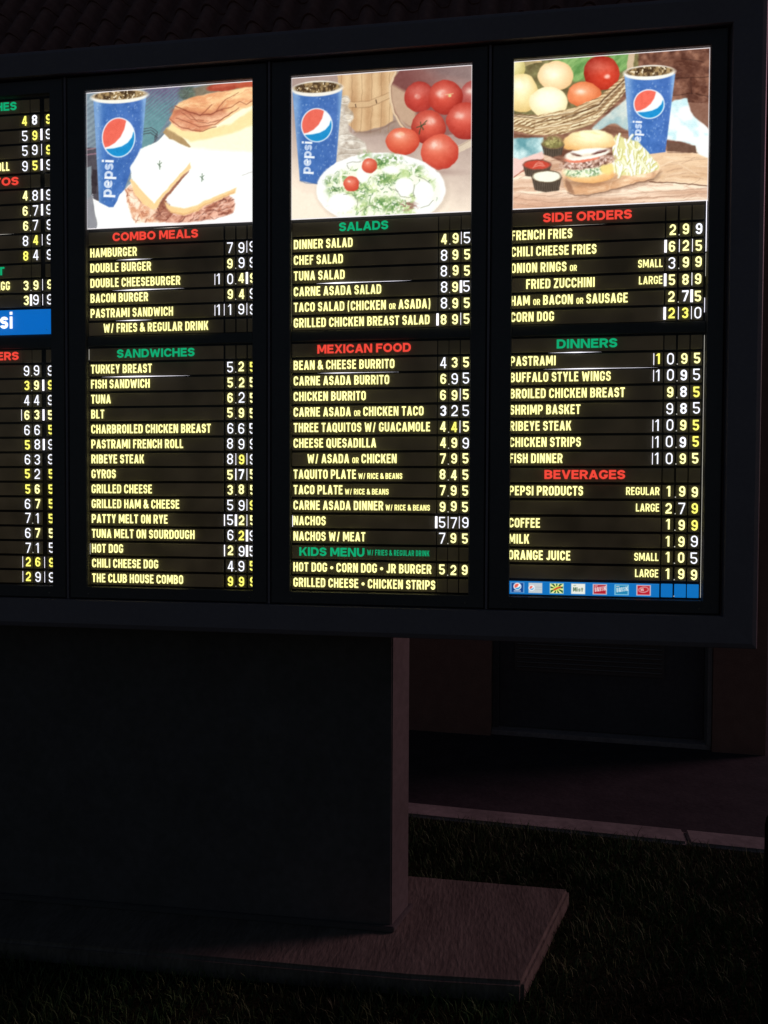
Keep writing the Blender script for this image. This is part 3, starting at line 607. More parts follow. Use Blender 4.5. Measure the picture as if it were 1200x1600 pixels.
def paint_combo(p):
    p.warp(3.0, 11, 7)
    X, Y = p.X, p.Y
    st = np.sin((X * .55 + Y * .8) * .9 + fbm(X, Y, 20, 4) * 6) * .5 + .5; n = fbm(X, Y, 26, 1)
    p.mix(np.ones_like(X), (92, 104, 122), (140, 160, 170), np.clip(st * .35 + n * .7, 0, 1))
    f = fbm(X, Y, 30, 8); p.mix(p.poly([(228, 120), (300, 120), (262, 190), (232, 236), (215, 236)]) * .85, (104, 88, 122), (98, 148, 152), np.clip((Y - 138) / 55 + (f - .5) * .8 + .25 * np.sin(X * .9 + Y * 1.1), 0, 1))
    for i in range(3): p.put(p.line([(216, 202 + 4 * i), (238, 199 + 4 * i), (248, 206 + 4 * i), (244, 214 + 3 * i)], 1.3) * .75, (60, 58, 66))
    p.put(p.poly([(130, 228), (156, 230), (156, 320), (140, 326)]) * .9, (74, 66, 72)); p.put(p.line([(134, 232), (152, 230)], 1.6), (158, 120, 130)); p.put(p.line([(134, 240), (153, 238)], 1.6), (150, 110, 124))
    p.put(p.poly([(132, 260), (143, 258), (146, 320), (140, 330), (132, 325)]), (128, 140, 146)); p.put(p.poly([(145, 262), (152, 264), (152, 300), (144, 302)]), (52, 42, 46))
    m = p.poly([(130, 318), (146, 300), (158, 360), (130, 360)]); p.mix(m, (84, 84, 92), (190, 190, 196), (np.sin((X * .8 - Y * 1.1) * 1.8) > .1).astype(float))
    p.put(p.poly([(146, 308), (160, 314), (185, 322), (214, 290), (232, 240), (262, 204), (300, 150), (398, 128), (398, 360), (156, 360), (150, 335)]), (255, 253, 246))
    p.put(p.poly([(262, 206), (290, 182), (398, 160), (398, 240), (300, 231), (262, 213)], 3), (255, 246, 214))
    p.put(p.poly([(256, 206), (262, 198), (286, 213), (300, 230), (292, 232), (270, 222)]), (176, 142, 96))
    p.put(p.poly([(262, 200), (276, 186), (300, 205), (360, 195), (398, 168), (398, 196), (352, 212), (300, 222)], 2), (252, 224, 160))
    p.put(p.blob([(282, 140), (322, 134), (330, 126), (398, 122), (398, 142), (330, 146), (290, 158)], 2), (128, 116, 96)); gm = p.ell(293, 146, 13, 12, 0, 3); p.put(gm * .8, (84, 98, 92)); p.hatch(gm, 30, (280, 134, 306, 158), 9, 1.3, [(120, 140, 130), (54, 66, 56), (96, 116, 88)], 31, None, .7)
    p.put(p.ell(350, 136, 26, 6.5, -6), (170, 66, 46)); p.put(p.ell(386, 133, 18, 6, -6), (190, 82, 54)); p.put(p.ell(352, 134, 14, 2.4, -6, 2) * .5, (226, 130, 100))
    m = p.blob([(265.5, 187), (277, 161.5), (307.7, 150), (347.5, 143), (398, 135), (398, 165), (373, 173), (350, 190), (317, 206), (289, 203.6), (275, 196.6)], 1.2)
    f = fbm(X * .6 + Y * .5, Y * 1.5 - X * .2, 14, 21); p.mix(m, (232, 158, 108), (255, 214, 156), np.clip((f - .3) * 2.2 + (X - 320) / 200, 0, 1))
    p.mix(p.blob([(266, 187), (277, 170), (303, 175), (336, 178), (362, 174), (345, 191), (317, 205), (289, 203.6), (275, 195.5)], 2) * .85, (206, 124, 92), (244, 184, 146), np.clip((f - .3) * 2.5 + (X - 310) / 150, 0, 1))
    p.hatch(m, 110, (266, 134, 398, 205), 13, 1.1, [(226, 150, 106), (255, 226, 180), (246, 186, 138), (214, 130, 92)], 5, -16, .45)
    p.put(p.line([(272, 172), (289, 173), (312, 180), (331, 179), (348, 172)], 6, 5) * .6, (160, 78, 54))
    for q, w_ in (([(275, 165), (289, 172), (312, 179.5), (331, 178), (347, 172)], 2), ([(277, 184), (298, 192), (312, 199), (336, 195), (364, 175)], 1.2), ([(268, 186), (282, 197), (300, 203), (318, 205), (338, 198)], 1.4), ([(298, 178), (310, 190), (326, 193), (347, 187), (372, 170)], 1.1),
        ([(352, 157), (345, 165), (338, 175)], 1.1), ([(331, 164), (322, 174), (314, 180)], 1.1), ([(352, 157), (362, 150), (372, 145)], .9), ([(345, 171), (360, 168), (374, 160), (384, 164), (394, 158)], 1.2), ([(284, 176), (300, 186), (318, 188)], 1)): p.put(p.line(q, w_) * .75, (140, 66, 44))
    # cup
    cup(p, (187.5, 149.5, 45.5, 11), [(146, 152), (230, 150), (221, 262), (208, 262), (186, 322), (172, 322), (156, 314)], (186.5, 213.5, 25.0, 29.5), (176, 306.5, 13.5, 3.6), 5)
    # plate and sandwich
    p.put(p.poly([(179, 323), (189, 303), (206, 286), (222, 262), (398, 250), (398, 360), (150, 360), (158, 330)]), (255, 254, 250))
    p.put(p.blob([(203, 262), (212, 254), (222, 253), (222, 232), (262, 214), (300, 232), (300, 250), (262, 290), (245, 320)]), (255, 253, 240))
    ml = p.poly([(197.6, 295), (206, 288), (226, 312), (247, 322), (263, 318), (268, 337), (263, 346.5), (214, 347.7), (207, 336), (202, 320)], 1.4); mr = p.poly([(262, 330), (293, 334), (317, 324), (359, 306), (366, 314), (368, 322), (365, 335), (340, 343), (300, 348), (262, 347.7)], 1.4)
    f = fbm(X, Y, 8, 33, 3); p.mix(ml, (226, 160, 122), (255, 232, 206), np.clip((f - .3) * 2.6, 0, 1)); p.mix(mr, (176, 104, 80), (240, 184, 158), np.clip((f - .3) * 2.4, 0, 1))
    p.hatch(ml, 80, (198, 290, 268, 348), 9, 1.2, [(188, 104, 72), (255, 236, 214), (238, 180, 146), (162, 82, 58), (250, 214, 186)], 6, None, .7, 1.0)
    p.hatch(mr, 120, (260, 305, 370, 348), 13, 1.7, [(134, 70, 54), (250, 208, 188), (222, 156, 130), (164, 94, 74), (236, 178, 154), (112, 56, 44)], 16, -24, .7, .7)
    p.put(p.blob([(250, 321), (262, 312), (272, 334), (262, 346), (244, 343), (246, 332)], 2) * .8, (158, 92, 72)); p.hatch(p.ell(258, 330, 14, 16), 26, (246, 316, 272, 346), 9, 1.3, [(112, 54, 42), (226, 166, 140), (140, 74, 58)], 26, None, .7, .9)
    p.put(p.poly([(204.6, 281), (207, 277), (243, 317), (299, 254), (300, 262), (256, 310), (248, 324), (242, 327), (225, 317), (213, 303)], 1.2), (250, 208, 146))
    p.put(p.poly([(297, 266), (297.5, 272), (277, 298), (261, 317), (252, 324), (249, 321), (257, 309), (289, 273)], 1.2), (150, 88, 64)); p.hatch(p.poly([(297, 266), (297.5, 272), (277, 298), (261, 317), (249, 321), (257, 309), (289, 273)]), 26, (250, 266, 298, 322), 6, 1.3, [(206, 140, 110), (112, 60, 42)], 27, -45, .7)
    p.put(p.poly([(259.6, 315), (266, 320), (290, 326), (312, 321), (319, 315), (370, 295), (368.5, 303), (322, 322), (312, 331), (289, 336.5), (270, 332), (262, 323)], 1.4), (249, 206, 142)); p.put(p.line([(266, 330), (289, 335), (311, 329), (322, 320), (366, 302)], 1.6, 1.4) * .5, (206, 142, 84))
    p.put(p.poly([(206, 258), (222, 232), (262, 216), (300, 236), (298, 254), (243, 316), (207, 277)], 1.2) * .95, (255, 255, 248)); p.put(p.poly([(261, 312), (300, 264), (398, 240), (398, 290), (371, 294), (320, 313), (290, 322), (268, 317)], 1), (255, 255, 250))
    for cx, cy in ((251.5, 257), (317, 278)):
        for a, b in ((0, -6), (0, 6), (-3, -2), (3, -3), (2, 3)): p.put(p.line([(cx, cy), (cx + a, cy + b)], 1.3) * .8, (70, 96, 70))
    p.put(p.line([(379, 275), (388, 272), (394, 270)], .8) * .6, (120, 110, 100))
    p.finish(.02, 18, 1, 1.05)
def paint_salad(p):
    p.warp(3.0, 11, 7)
    X, Y = p.X, p.Y; n = fbm(X, Y, 40, 2)
    p.mix(np.ones_like(X), (172, 146, 136), (255, 236, 214), np.clip((Y - 190) / 130 - (X - 600) / 500 * .6 + (n - .5) * .4, 0, 1))
    p.mix(p.poly([(540, 110), (630, 100), (640, 170), (640, 210), (560, 212)], 3), (140, 118, 108), (190, 160, 140), n)
    # standing basket
    m = p.poly([(528, 118), (622, 110), (616, 190), (600, 198), (560, 208), (546, 195)])
    p.mix(m, (196, 150, 104), (232, 196, 148), np.clip(.5 + .5 * np.sin(X * .28) * .6 + (n - .5), 0, 1))
    for x in (535, 552, 567, 583, 598, 611): p.put(p.line([(x, 114), (x + 1, 165), (x - 2, 207)], .9) * .55, (146, 104, 70))
    p.put(p.line([(548, 164), (580, 163), (612, 149)], 8) * .9, (216, 178, 132)); p.put(p.line([(548, 159), (580, 158), (612, 144)], 1) * .6, (150, 108, 74)); p.put(p.line([(548, 168), (580, 168), (612, 153)], 1) * .6, (140, 100, 68))
    for x, y in ((558, 165), (590, 159)): p.put(p.line([(x, y - 2), (x + 1, y + 2)], 1.4), (70, 44, 30))
    p.put(p.line([(556, 207), (590, 205), (620, 190)], 2.2, 1.5) * .7, (130, 98, 84))
    # tipped basket
    m = p.ell(690, 148, 78, 64, 0); p.mix(m * (X < 760), (124, 70, 66), (182, 150, 140), np.clip((X - 640) / 100 - (Y - 120) / 300, 0, 1)); p.put(p.poly([(612, 130), (650, 150), (654, 205), (628, 190), (612, 160)], 3) * .8, (214, 184, 150))
    p.put(p.poly([(655, 100), (740, 96), (740, 130), (690, 120)], 8) * .6, (120, 100, 100))
    q = [(620, 113), (612, 135), (612, 155), (618, 175), (628, 194), (634, 200)]; p.put(p.line(q, 3.2), (226, 196, 160)); p.put(p.line([(a + 2.2, b) for a, b in q], .8) * .7, (140, 96, 76))
    p.put(p.line([(712, 236), (738, 222)], 11), (222, 200, 174)); p.put(p.line([(712, 232), (738, 217)], 1) * .6, (150, 120, 100))
    RD, RL = (140, 22, 16), (236, 92, 66)
    ball(p, 738, 152, 20, 26, (140, 50, 48), (190, 84, 76)); ball(p, 657, 151, 23, 24, (150, 34, 28), (208, 66, 52), hx=-.1, hy=.0, hs=.22); ball(p, 697, 152, 26, 27, RD, (228, 80, 60), hx=-.25, hy=-.2, hs=.3)
    p.put(p.line([(697, 148), (708, 146)], 1.3) * .8, (240, 200, 150)); p.put(p.ell(703, 149, 2.4, 2), (226, 210, 140)); ball(p, 729, 189, 31, 29, RD, (230, 86, 66), hx=-.35, hy=-.3, hs=.25)
    ball(p, 671, 199, 26.5, 27, RD, (232, 90, 66), hx=.1, hy=-.35, hs=.3)
    for a in ((0, -7), (7, -3), (-6, 2), (4, 5), (-2, 12), (9, -8)): p.put(p.line([(659, 197), (659 + a[0], 197 + a[1])], 1.5) * .85, (52, 66, 40))
    ball(p, 631.5, 221, 26, 21.5, (196, 50, 30), (244, 120, 84), hx=-.2, hy=-.45, hs=.3); p.put(p.ell(629, 209, 5, 3) * .7, (250, 200, 160)); ball(p, 688, 238, 28.5, 28, (188, 44, 30), (242, 112, 82), hx=-.25, hy=-.4, hs=.34)
    p.put(p.ell(690, 270, 22, 4, 0, 5) * .4, (130, 90, 84))
    # glass jars
    m = p.blob([(530, 150), (546, 149), (551, 157), (545, 167), (555, 176), (553, 188), (545, 196), (547, 206), (560, 215), (573, 222), (576, 238), (566, 256), (524, 258), (524, 152)], 1.6)
    f = fbm(X, Y, 8, 77); p.mix(m * .85, (176, 160, 142), (250, 243, 228), np.clip((f - .2) * 1.9, 0, 1))
    for cx, cy, rx, ry in ((541, 156, 9, 5), (546, 182, 9, 5), (544, 214, 14, 5), (552, 226, 21, 7), (548, 246, 20, 6)):
        p.put((p.ell(cx, cy, rx, ry) - p.ell(cx, cy, rx - 1.3, ry - 1.1)) * .45, (140, 124, 106)); p.put((p.ell(cx, cy + 1.6, rx - 1, ry) - p.ell(cx, cy + 1.6, rx - 2.2, ry - 1.1)) * .6, (255, 252, 244))
    cup(p, (497, 138.5, 41, 12.2), [(457, 140), (537, 140), (527, 262), (500, 289), (470, 283)], (496.6, 195.8, 23.6, 25.2), (487, 272.5, 11.8, 3.3), 15)
    p.put(p.line([(470, 283), (480, 287), (500, 288.5)], 1.5) * .5, (30, 70, 130))
    # plate
    p.put(p.ell(599, 300, 104, 60, 0, 2) * .35, (190, 170, 150)); p.put(p.ell(597, 297, 100.5, 58), (255, 253, 250)); p.put((p.ell(598, 299, 88, 48, 0, 3) - p.ell(598, 299, 85, 45, 0, 3)) * .25, (216, 206, 190))
    body = p.ell(600, 302, 84, 48, 0, 6) * (Y < 345); f = fbm(X, Y, 13, 40, 4); g = fbm(X + 50, Y, 7, 44, 3)
    p.put(body * .9, (250, 252, 226)); p.mix(body * np.clip((f - .52) * 8, 0, 1) * .8, (150, 190, 110), (228, 240, 170), g)
    for cx, cy, rx, ry in ((598, 252, 14, 9), (618, 249, 10, 7), (573, 243, 7, 5), (604, 280, 15, 10), (566, 300, 11, 14), (600, 320, 22, 10), (618, 322, 14, 12), (520, 284, 9, 7), (524, 300, 8, 6), (540, 276, 8, 6), (652, 265, 9, 6)):
        m = p.ell(cx, cy, rx, ry, 0, 5) * np.clip((fbm(X, Y, 4.5, int(cx), 2) - .38) * 7, 0, 1); p.mix(m, (78, 128, 62), (166, 196, 120), fbm(X, Y, 3, 7, 2))
    gm = p.ell(597, 300, 88, 50, 0, 6) * (Y < 343); p.hatch(gm, 420, (512, 248, 684, 344), 7, 1.2, [(88, 136, 72), (150, 186, 108), (222, 234, 170), (250, 252, 226), (255, 255, 245), (255, 255, 245), (186, 210, 130), (58, 104, 54), (240, 244, 200)], 8, None, .8, .9); gk = np.zeros_like(X)
    for cx, cy, rx, ry in ((598, 252, 14, 9), (620, 250, 10, 8), (572, 243, 8, 6), (606, 281, 14, 10), (566, 300, 11, 14), (602, 320, 24, 11), (520, 284, 9, 8), (650, 264, 10, 7)): gk = np.maximum(gk, p.ell(cx, cy, rx, ry, 0, 4))
    p.hatch(gk, 300, (510, 236, 664, 334), 5, 1.3, [(84, 140, 78), (52, 100, 50), (128, 172, 98), (190, 214, 140), (104, 152, 92), (236, 242, 200)], 19, None, .75, .9)
    for cx, cy, rx, ry in ((634, 293, 15, 15), (664, 300, 16, 17), (664, 322, 17, 14), (536, 318, 22, 15), (614, 266, 14, 7), (570, 274, 10, 12)): p.put(p.ell(cx, cy, rx, ry, 0, 2), (255, 255, 247))
    for q in ([(620, 296), (628, 307), (642, 310), (650, 306)], [(650, 290), (648, 300), (650, 310)], [(660, 326), (672, 322), (678, 314)], [(545, 256), (552, 254), (566, 253)], [(545, 258), (548, 264)], [(566, 332), (580, 322), (590, 322)], [(540, 305), (552, 303), (562, 314), (560, 326)], [(652, 276), (664, 280), (674, 287)], [(610, 294), (624, 300)]):
        p.put(p.line(q, 1.1) * .7, (122, 126, 96))
    m = p.ell(640, 323, 14, 7, 0, 3) * np.clip((fbm(X, Y * 2, 5, 61, 2) - .4) * 6, 0, 1); p.put(m * .8, (140, 84, 74))
    ball(p, 580, 259, 11.6, 11.6, (196, 56, 36), (240, 106, 76), hs=.2); ball(p, 552, 288, 12.4, 12.2, (200, 56, 36), (240, 104, 76), hs=.2)
    p.finish(.03, 14, 1, 1.03)
def paint_burger(p):
    p.warp(3.0, 11, 7)
    X, Y = p.X, p.Y; one = np.ones_like(X)
    wood(p, one, (104, 62, 46), (160, 112, 88), 3, 60, 3, 4)
    n = fbm(X, Y, 10, 5); p.mix(p.poly([(985, 78), (1112, 70), (1112, 165), (985, 170)]), (86, 48, 36), (150, 102, 80), np.clip((n - .3) * 2, 0, 1))
    for q in ([(1055, 122), (1112, 118)], [(1050, 148), (1080, 144), (1112, 150)], [(1080, 120), (1082, 144)], [(1066, 90), (1100, 96)]): p.put(p.line(q, 1.1) * .7, (52, 28, 22))
    p.put(p.poly([(1050, 158), (1112, 160), (1112, 205), (1060, 190)]), (134, 92, 74))
    p.hatch(p.poly([(1000, 70), (1112, 70), (1112, 165), (1000, 165)]), 90, (990, 70, 1112, 165), 16, 1.2, [(84, 48, 38), (150, 106, 86), (112, 70, 54)], 14, 8, .4)
    # table
    m = p.poly([(780, 246), (850, 240), (900, 262), (1030, 236), (1112, 218), (1112, 340), (780, 340)], 1.5); wood(p, m, (196, 150, 120), (255, 228, 202), 12, 90, 3.5, -2)
    p.mix(p.poly([(1010, 234), (1112, 238), (1112, 288), (1020, 282)], 3) * .7, (214, 168, 122), (250, 222, 182), fbm(X * .2, Y, 5, 17)); p.put(p.line([(1018, 282), (1060, 285), (1112, 289)], 1.4), (96, 60, 44)); p.put(p.line([(1045, 236), (1112, 238)], 1.2) * .8, (110, 72, 54))
    p.put(p.poly([(780, 300), (830, 305), (900, 318), (780, 330)], 6) * .5, (226, 178, 150))
    for i, (yy, w_) in enumerate(((300, .8), (308, 1), (316, .8))): p.put(p.line([(800, yy), (860, yy + 6 + i), (960, yy + 4), (1108, yy - 8)], w_) * .35, (120, 80, 60))
    p.hatch(m, 150, (800, 245, 1112, 330), 34, 1.0, [(160, 116, 90), (255, 236, 214), (214, 172, 142), (140, 98, 76)], 15, -4, .35, .1)
    # basket and vegetables
    p.mix(p.poly([(780, 78), (1000, 70), (1000, 120), (960, 160), (800, 185), (780, 185)], 2), (78, 62, 36), (150, 146, 92), fbm(X, Y, 9, 31))
    p.mix(p.poly([(862, 88), (988, 78), (985, 106), (960, 118), (900, 128), (870, 110)], 2), (70, 124, 56), (160, 196, 120), fbm(X + Y, Y * .4, 7, 32)); p.put(p.poly([(984, 82), (994, 82), (992, 108), (980, 116)]), (200, 174, 140))
    for i in range(5): p.put(p.line([(802, 112 - 3 * i), (830, 100 - 2 * i), (846, 97)], 1.4) * .8, (206, 176, 124))
    ball(p, 800, 108, 20, 22, (188, 170, 96), (236, 226, 160)); ball(p, 815, 146, 26, 30, (214, 176, 100), (255, 240, 184), hx=-.1, hs=.5); ball(p, 869, 119, 29, 23, (222, 168, 108), (255, 236, 190), hx=-.2, hy=-.1, hs=.4)
    ball(p, 942, 114, 28.5, 27, (140, 24, 14), (216, 60, 36), hx=.35, hy=.2, hs=.18); ball(p, 915, 148, 27, 20, (206, 86, 40), (246, 150, 96), hx=-.2, hy=-.2, hs=.3); ball(p, 858, 160, 31, 24, (246, 206, 140), (255, 252, 224), hx=0, hy=-.2, hs=.7)
    m = p.poly([(780, 178), (840, 180), (900, 168), (940, 150), (978, 117), (982, 140), (960, 165), (925, 195), (880, 210), (830, 210), (780, 200)], 1)
    ws = np.clip(.5 + .5 * np.sin((Y + (X - 840) * .32 + 9 * np.sin((X - 780) / 60)) * 1.25 + 2.4 * fbm(X, Y, 12, 51)), 0, 1); p.mix(m, (128, 92, 56), (246, 226, 184), ws ** .8)
    p.mix(m * (fbm(X, Y, 4, 55, 2) > .6) * .5, (110, 76, 46), (150, 112, 70), ws)
    up_ = [(780, 178), (840, 180), (900, 168), (940, 150), (978, 117)]; lo_ = [(780, 202), (835, 212), (890, 208), (930, 193), (980, 140)]; r = np.random.default_rng(3)
    for i in range(46):
        f0 = r.random(); q = [(a[0] * (1 - f0) + b[0] * f0, a[1] * (1 - f0) + b[1] * f0 + r.normal(0, 1.0)) for a, b in zip(up_, lo_)]; k0 = r.integers(0, 3)
        p.put(p.line(q[k0:k0 + int(r.integers(2, 5))], r.uniform(.8, 1.9)) * m * .75, [(250, 234, 198), (226, 200, 156), (138, 98, 62), (96, 66, 42), (240, 220, 180), (204, 170, 122)][int(r.integers(6))])
    # cloths
    f = fbm(X, Y, 16, 61); m = p.poly([(780, 218), (850, 214), (852, 238), (826, 250), (780, 262)], 1.5); p.mix(m, (96, 152, 160), (214, 236, 234), np.clip((f - .25) * 1.9, 0, 1)); p.put(p.poly([(780, 244), (812, 248), (848, 236), (850, 246), (800, 276), (780, 280)], 1.5), (236, 196, 186)); p.put(p.line([(802, 276), (850, 248)], 1.4), (168, 84, 70))
    m = p.blob([(925, 200), (975, 158), (985, 150), (988, 206), (960, 190), (935, 206)], 1.5); p.mix(m, (150, 182, 186), (232, 228, 214), np.clip((f - .2) * 1.8, 0, 1))
    m = p.blob([(1048, 158), (1076, 150), (1078, 168), (1085, 180), (1112, 202), (1112, 246), (1092, 240), (1088, 226), (1056, 218), (1040, 216)], 1.2); p.mix(m, (196, 228, 232), (255, 253, 250), np.clip((f - .2) * 3.4, 0, 1))
    p.put(p.poly([(1046, 220), (1088, 226), (1090, 238), (1044, 234)]), (104, 72, 56))
    cup(p, (1017, 112.5, 40.5, 11.5), [(978, 114), (1057, 114), (1042, 236), (1012, 240), (986, 224)], (1016.5, 161.5, 22.6, 21.4), (1003.5, 232, 10.2, 2.9), 25)
    # board, fries
    p.put(p.blob([(884, 290), (900, 306), (930, 306), (970, 297), (1030, 280), (1038, 262)], 3) * .5, (112, 76, 56))
    bm_ = p.blob([(878, 262), (884, 296), (899, 303.5), (927, 302), (968, 292), (1023.5, 277), (1034, 264), (1030, 250), (960, 246), (900, 250)], 1.2); p.mix(bm_, (214, 160, 116), (255, 224, 186), np.clip((fbm(X * .3, Y, 7, 71) - .25) * 2 + (270 - Y) / 60, 0, 1))
    p.hatch(bm_, 50, (880, 270, 1034, 304), 24, 1.0, [(196, 144, 104), (250, 214, 176)], 72, -12, .4, .1); p.put(p.blob([(883, 278), (893, 284), (901, 303), (888, 299)], 1.5) * .8, (150, 106, 80)); p.put(p.blob([(1020, 262), (1028, 256), (1026, 275), (1021, 277)], 2) * .4, (176, 126, 92))
    p.put(p.line([(888, 300), (900, 304.5), (928, 303), (968, 293), (1024, 278)], 1.2) * .6, (100, 64, 46))
    m = p.poly([(960, 220), (965, 209), (982, 216), (999, 220), (1015, 237), (1029, 253), (1032, 262), (1010, 270), (968, 274), (960, 259)], 1.5); p.put(m, (224, 218, 150))
    r = np.random.default_rng(77); mm = np.clip(m * 1.3, 0, 1)
    for i in range(64):
        a = R(90 + r.normal(0, 38)); x = 962 + 66 * r.random(); y = 220 + 46 * r.random() + (x - 960) * .12; L = r.uniform(7, 12)
        q = [(x - L * math.cos(a), y - L * math.sin(a)), (x + L * math.cos(a), y + L * math.sin(a))]; q2 = [(a_ + 1.6, b_ + .5) for a_, b_ in q]
        p.put(p.line(q2, 3.4) * mm * .75, (190, 184, 102)); p.put(p.line(q, 3.3) * mm, (255, 253, 236) if i % 3 else (250, 247, 204))
    for q in ([(966, 226), (970, 208)], [(984, 222), (990, 210)], [(975, 256), (969, 276)], [(985, 258), (990, 272)], [(961, 250), (962, 268)]): p.put(p.line([(a_ + 1.4, b_) for a_, b_ in q], 4) * .6, (190, 184, 110)); p.put(p.line(q, 3.6), (255, 253, 232))
    # burger
    p.put(p.ell(924, 281, 40, 9, -4, 4) * .5, (120, 76, 52)); ball(p, 924, 271, 38.5, 14, (226, 160, 92), (255, 218, 156), hs=.1)
    m = p.ell(917, 266, 34, 9.5, -5, 1.5); p.mix(m, (120, 146, 104), (240, 244, 208), np.clip((fbm(X, Y, 6, 82, 3) - .3) * 3, 0, 1)); p.hatch(m, 90, (882, 254, 956, 278), 8, 2.0, [(246, 248, 220), (176, 200, 146), (104, 140, 98), (228, 238, 192), (255, 255, 240)], 13, None, .75, .9); p.put(p.ell(951, 262, 11, 9, 0, 2), (238, 214, 130))
    m = p.ell(921, 252.5, 43, 9.5, -8, 1.5); p.mix(m, (150, 104, 84), (222, 190, 172), np.clip((fbm(X, Y, 3.6, 83, 2) - .3) * 2.4, 0, 1)); p.hatch(m, 330, (876, 238, 966, 268), 2.4, 2.4, [(112, 72, 58), (214, 176, 160), (244, 222, 210), (168, 122, 104), (84, 54, 44), (226, 190, 172)], 12, None, .85, .9)
    p.put(p.ell(911, 247, 27, 5.5, -5), (230, 122, 92)); p.put(p.ell(911, 245.5, 25, 3, -5, 1.5) * .6, (246, 168, 140)); p.put(p.ell(920, 239, 36, 9, -9), (252, 244, 230)); p.put(p.ell(918, 240, 30, 4, -8, 1.5) * .5, (214, 190, 160)); p.put(p.ell(940, 236, 12, 2.6, -18), (96, 44, 40)); p.put(p.ell(902, 241, 8, 2, 14), (104, 60, 48)); p.put(p.ell(922, 236, 20, 3, -8, 1.5), (255, 250, 240))
    m = p.poly(chaikin([(879, 229), (883, 215), (898, 206), (921, 202), (946, 203), (961, 211), (965, 224), (957, 229), (922, 231), (896, 235)]), 1.4); sh = np.clip(1.35 - np.hypot((X - 926) / 44, (Y - 210) / 21), 0, 1); p.mix(m, (228, 166, 92), (255, 247, 198), sh); p.hatch(m, 60, (880, 203, 965, 234), 8, 2.2, [(250, 226, 160), (244, 206, 136)], 88, 0, .22)
    # dip cups
    for cx, cy, rx, ry, hgt, lip, fill in ((865, 225, 18, 7, 19, (112, 84, 64), None), (839.5, 257, 23, 8.5, 20, (120, 70, 56), (200, 66, 48)), (855, 275, 24, 10, 24, (92, 72, 54), (255, 248, 220))):
        m = p.poly([(cx - rx, cy), (cx + rx, cy), (cx + rx - 4.5, cy + hgt - 3), (cx, cy + hgt + 1), (cx - rx + 4.5, cy + hgt - 3)], 1); p.mix(m, (54, 44, 36), (120, 102, 84), np.clip(.5 + .5 * np.sin(X * 2.2), 0, 1) * .7)
        p.put(p.ell(cx, cy, rx, ry), lip); p.put(p.ell(cx, cy, rx - 2, ry - 1.8), fill or (122, 112, 62))
        if fill is None:
            m = p.ell(cx, cy - 4, 15, 9, 0, 3) * np.clip((fbm(X, Y, 4, 91, 2) - .2) * 5, 0, 1); p.mix(m, (96, 88, 46), (206, 196, 124), fbm(X, Y, 3, 92, 2))
        elif fill[1] < 100:
            for i in range(3): p.put(p.line([(832 + 2 * i, 258 - 2 * i + 3), (842, 256 + 2.5 - 3 * i), (852 - 2 * i, 259 - 2 * i)], 1) * .7, (246, 190, 170))
    p.finish(.02, 18, 1, 1.08)
poster(1, [(135, 144), (394, 127), (396, 349), (137, 356)], paint_combo, lab='lit poster of a cola cup beside a cut pastrami sandwich')
poster(2, [(456, 122), (737, 101), (736, 332), (457, 345)], paint_salad, lab='lit poster of a cola cup, a green salad and tomatoes spilling from a basket')
poster(3, [(802, 98), (1110, 73), (1107, 312), (800, 327)], paint_burger, lab='lit poster of a hamburger with fries, dips, a vegetable basket and a cola cup')
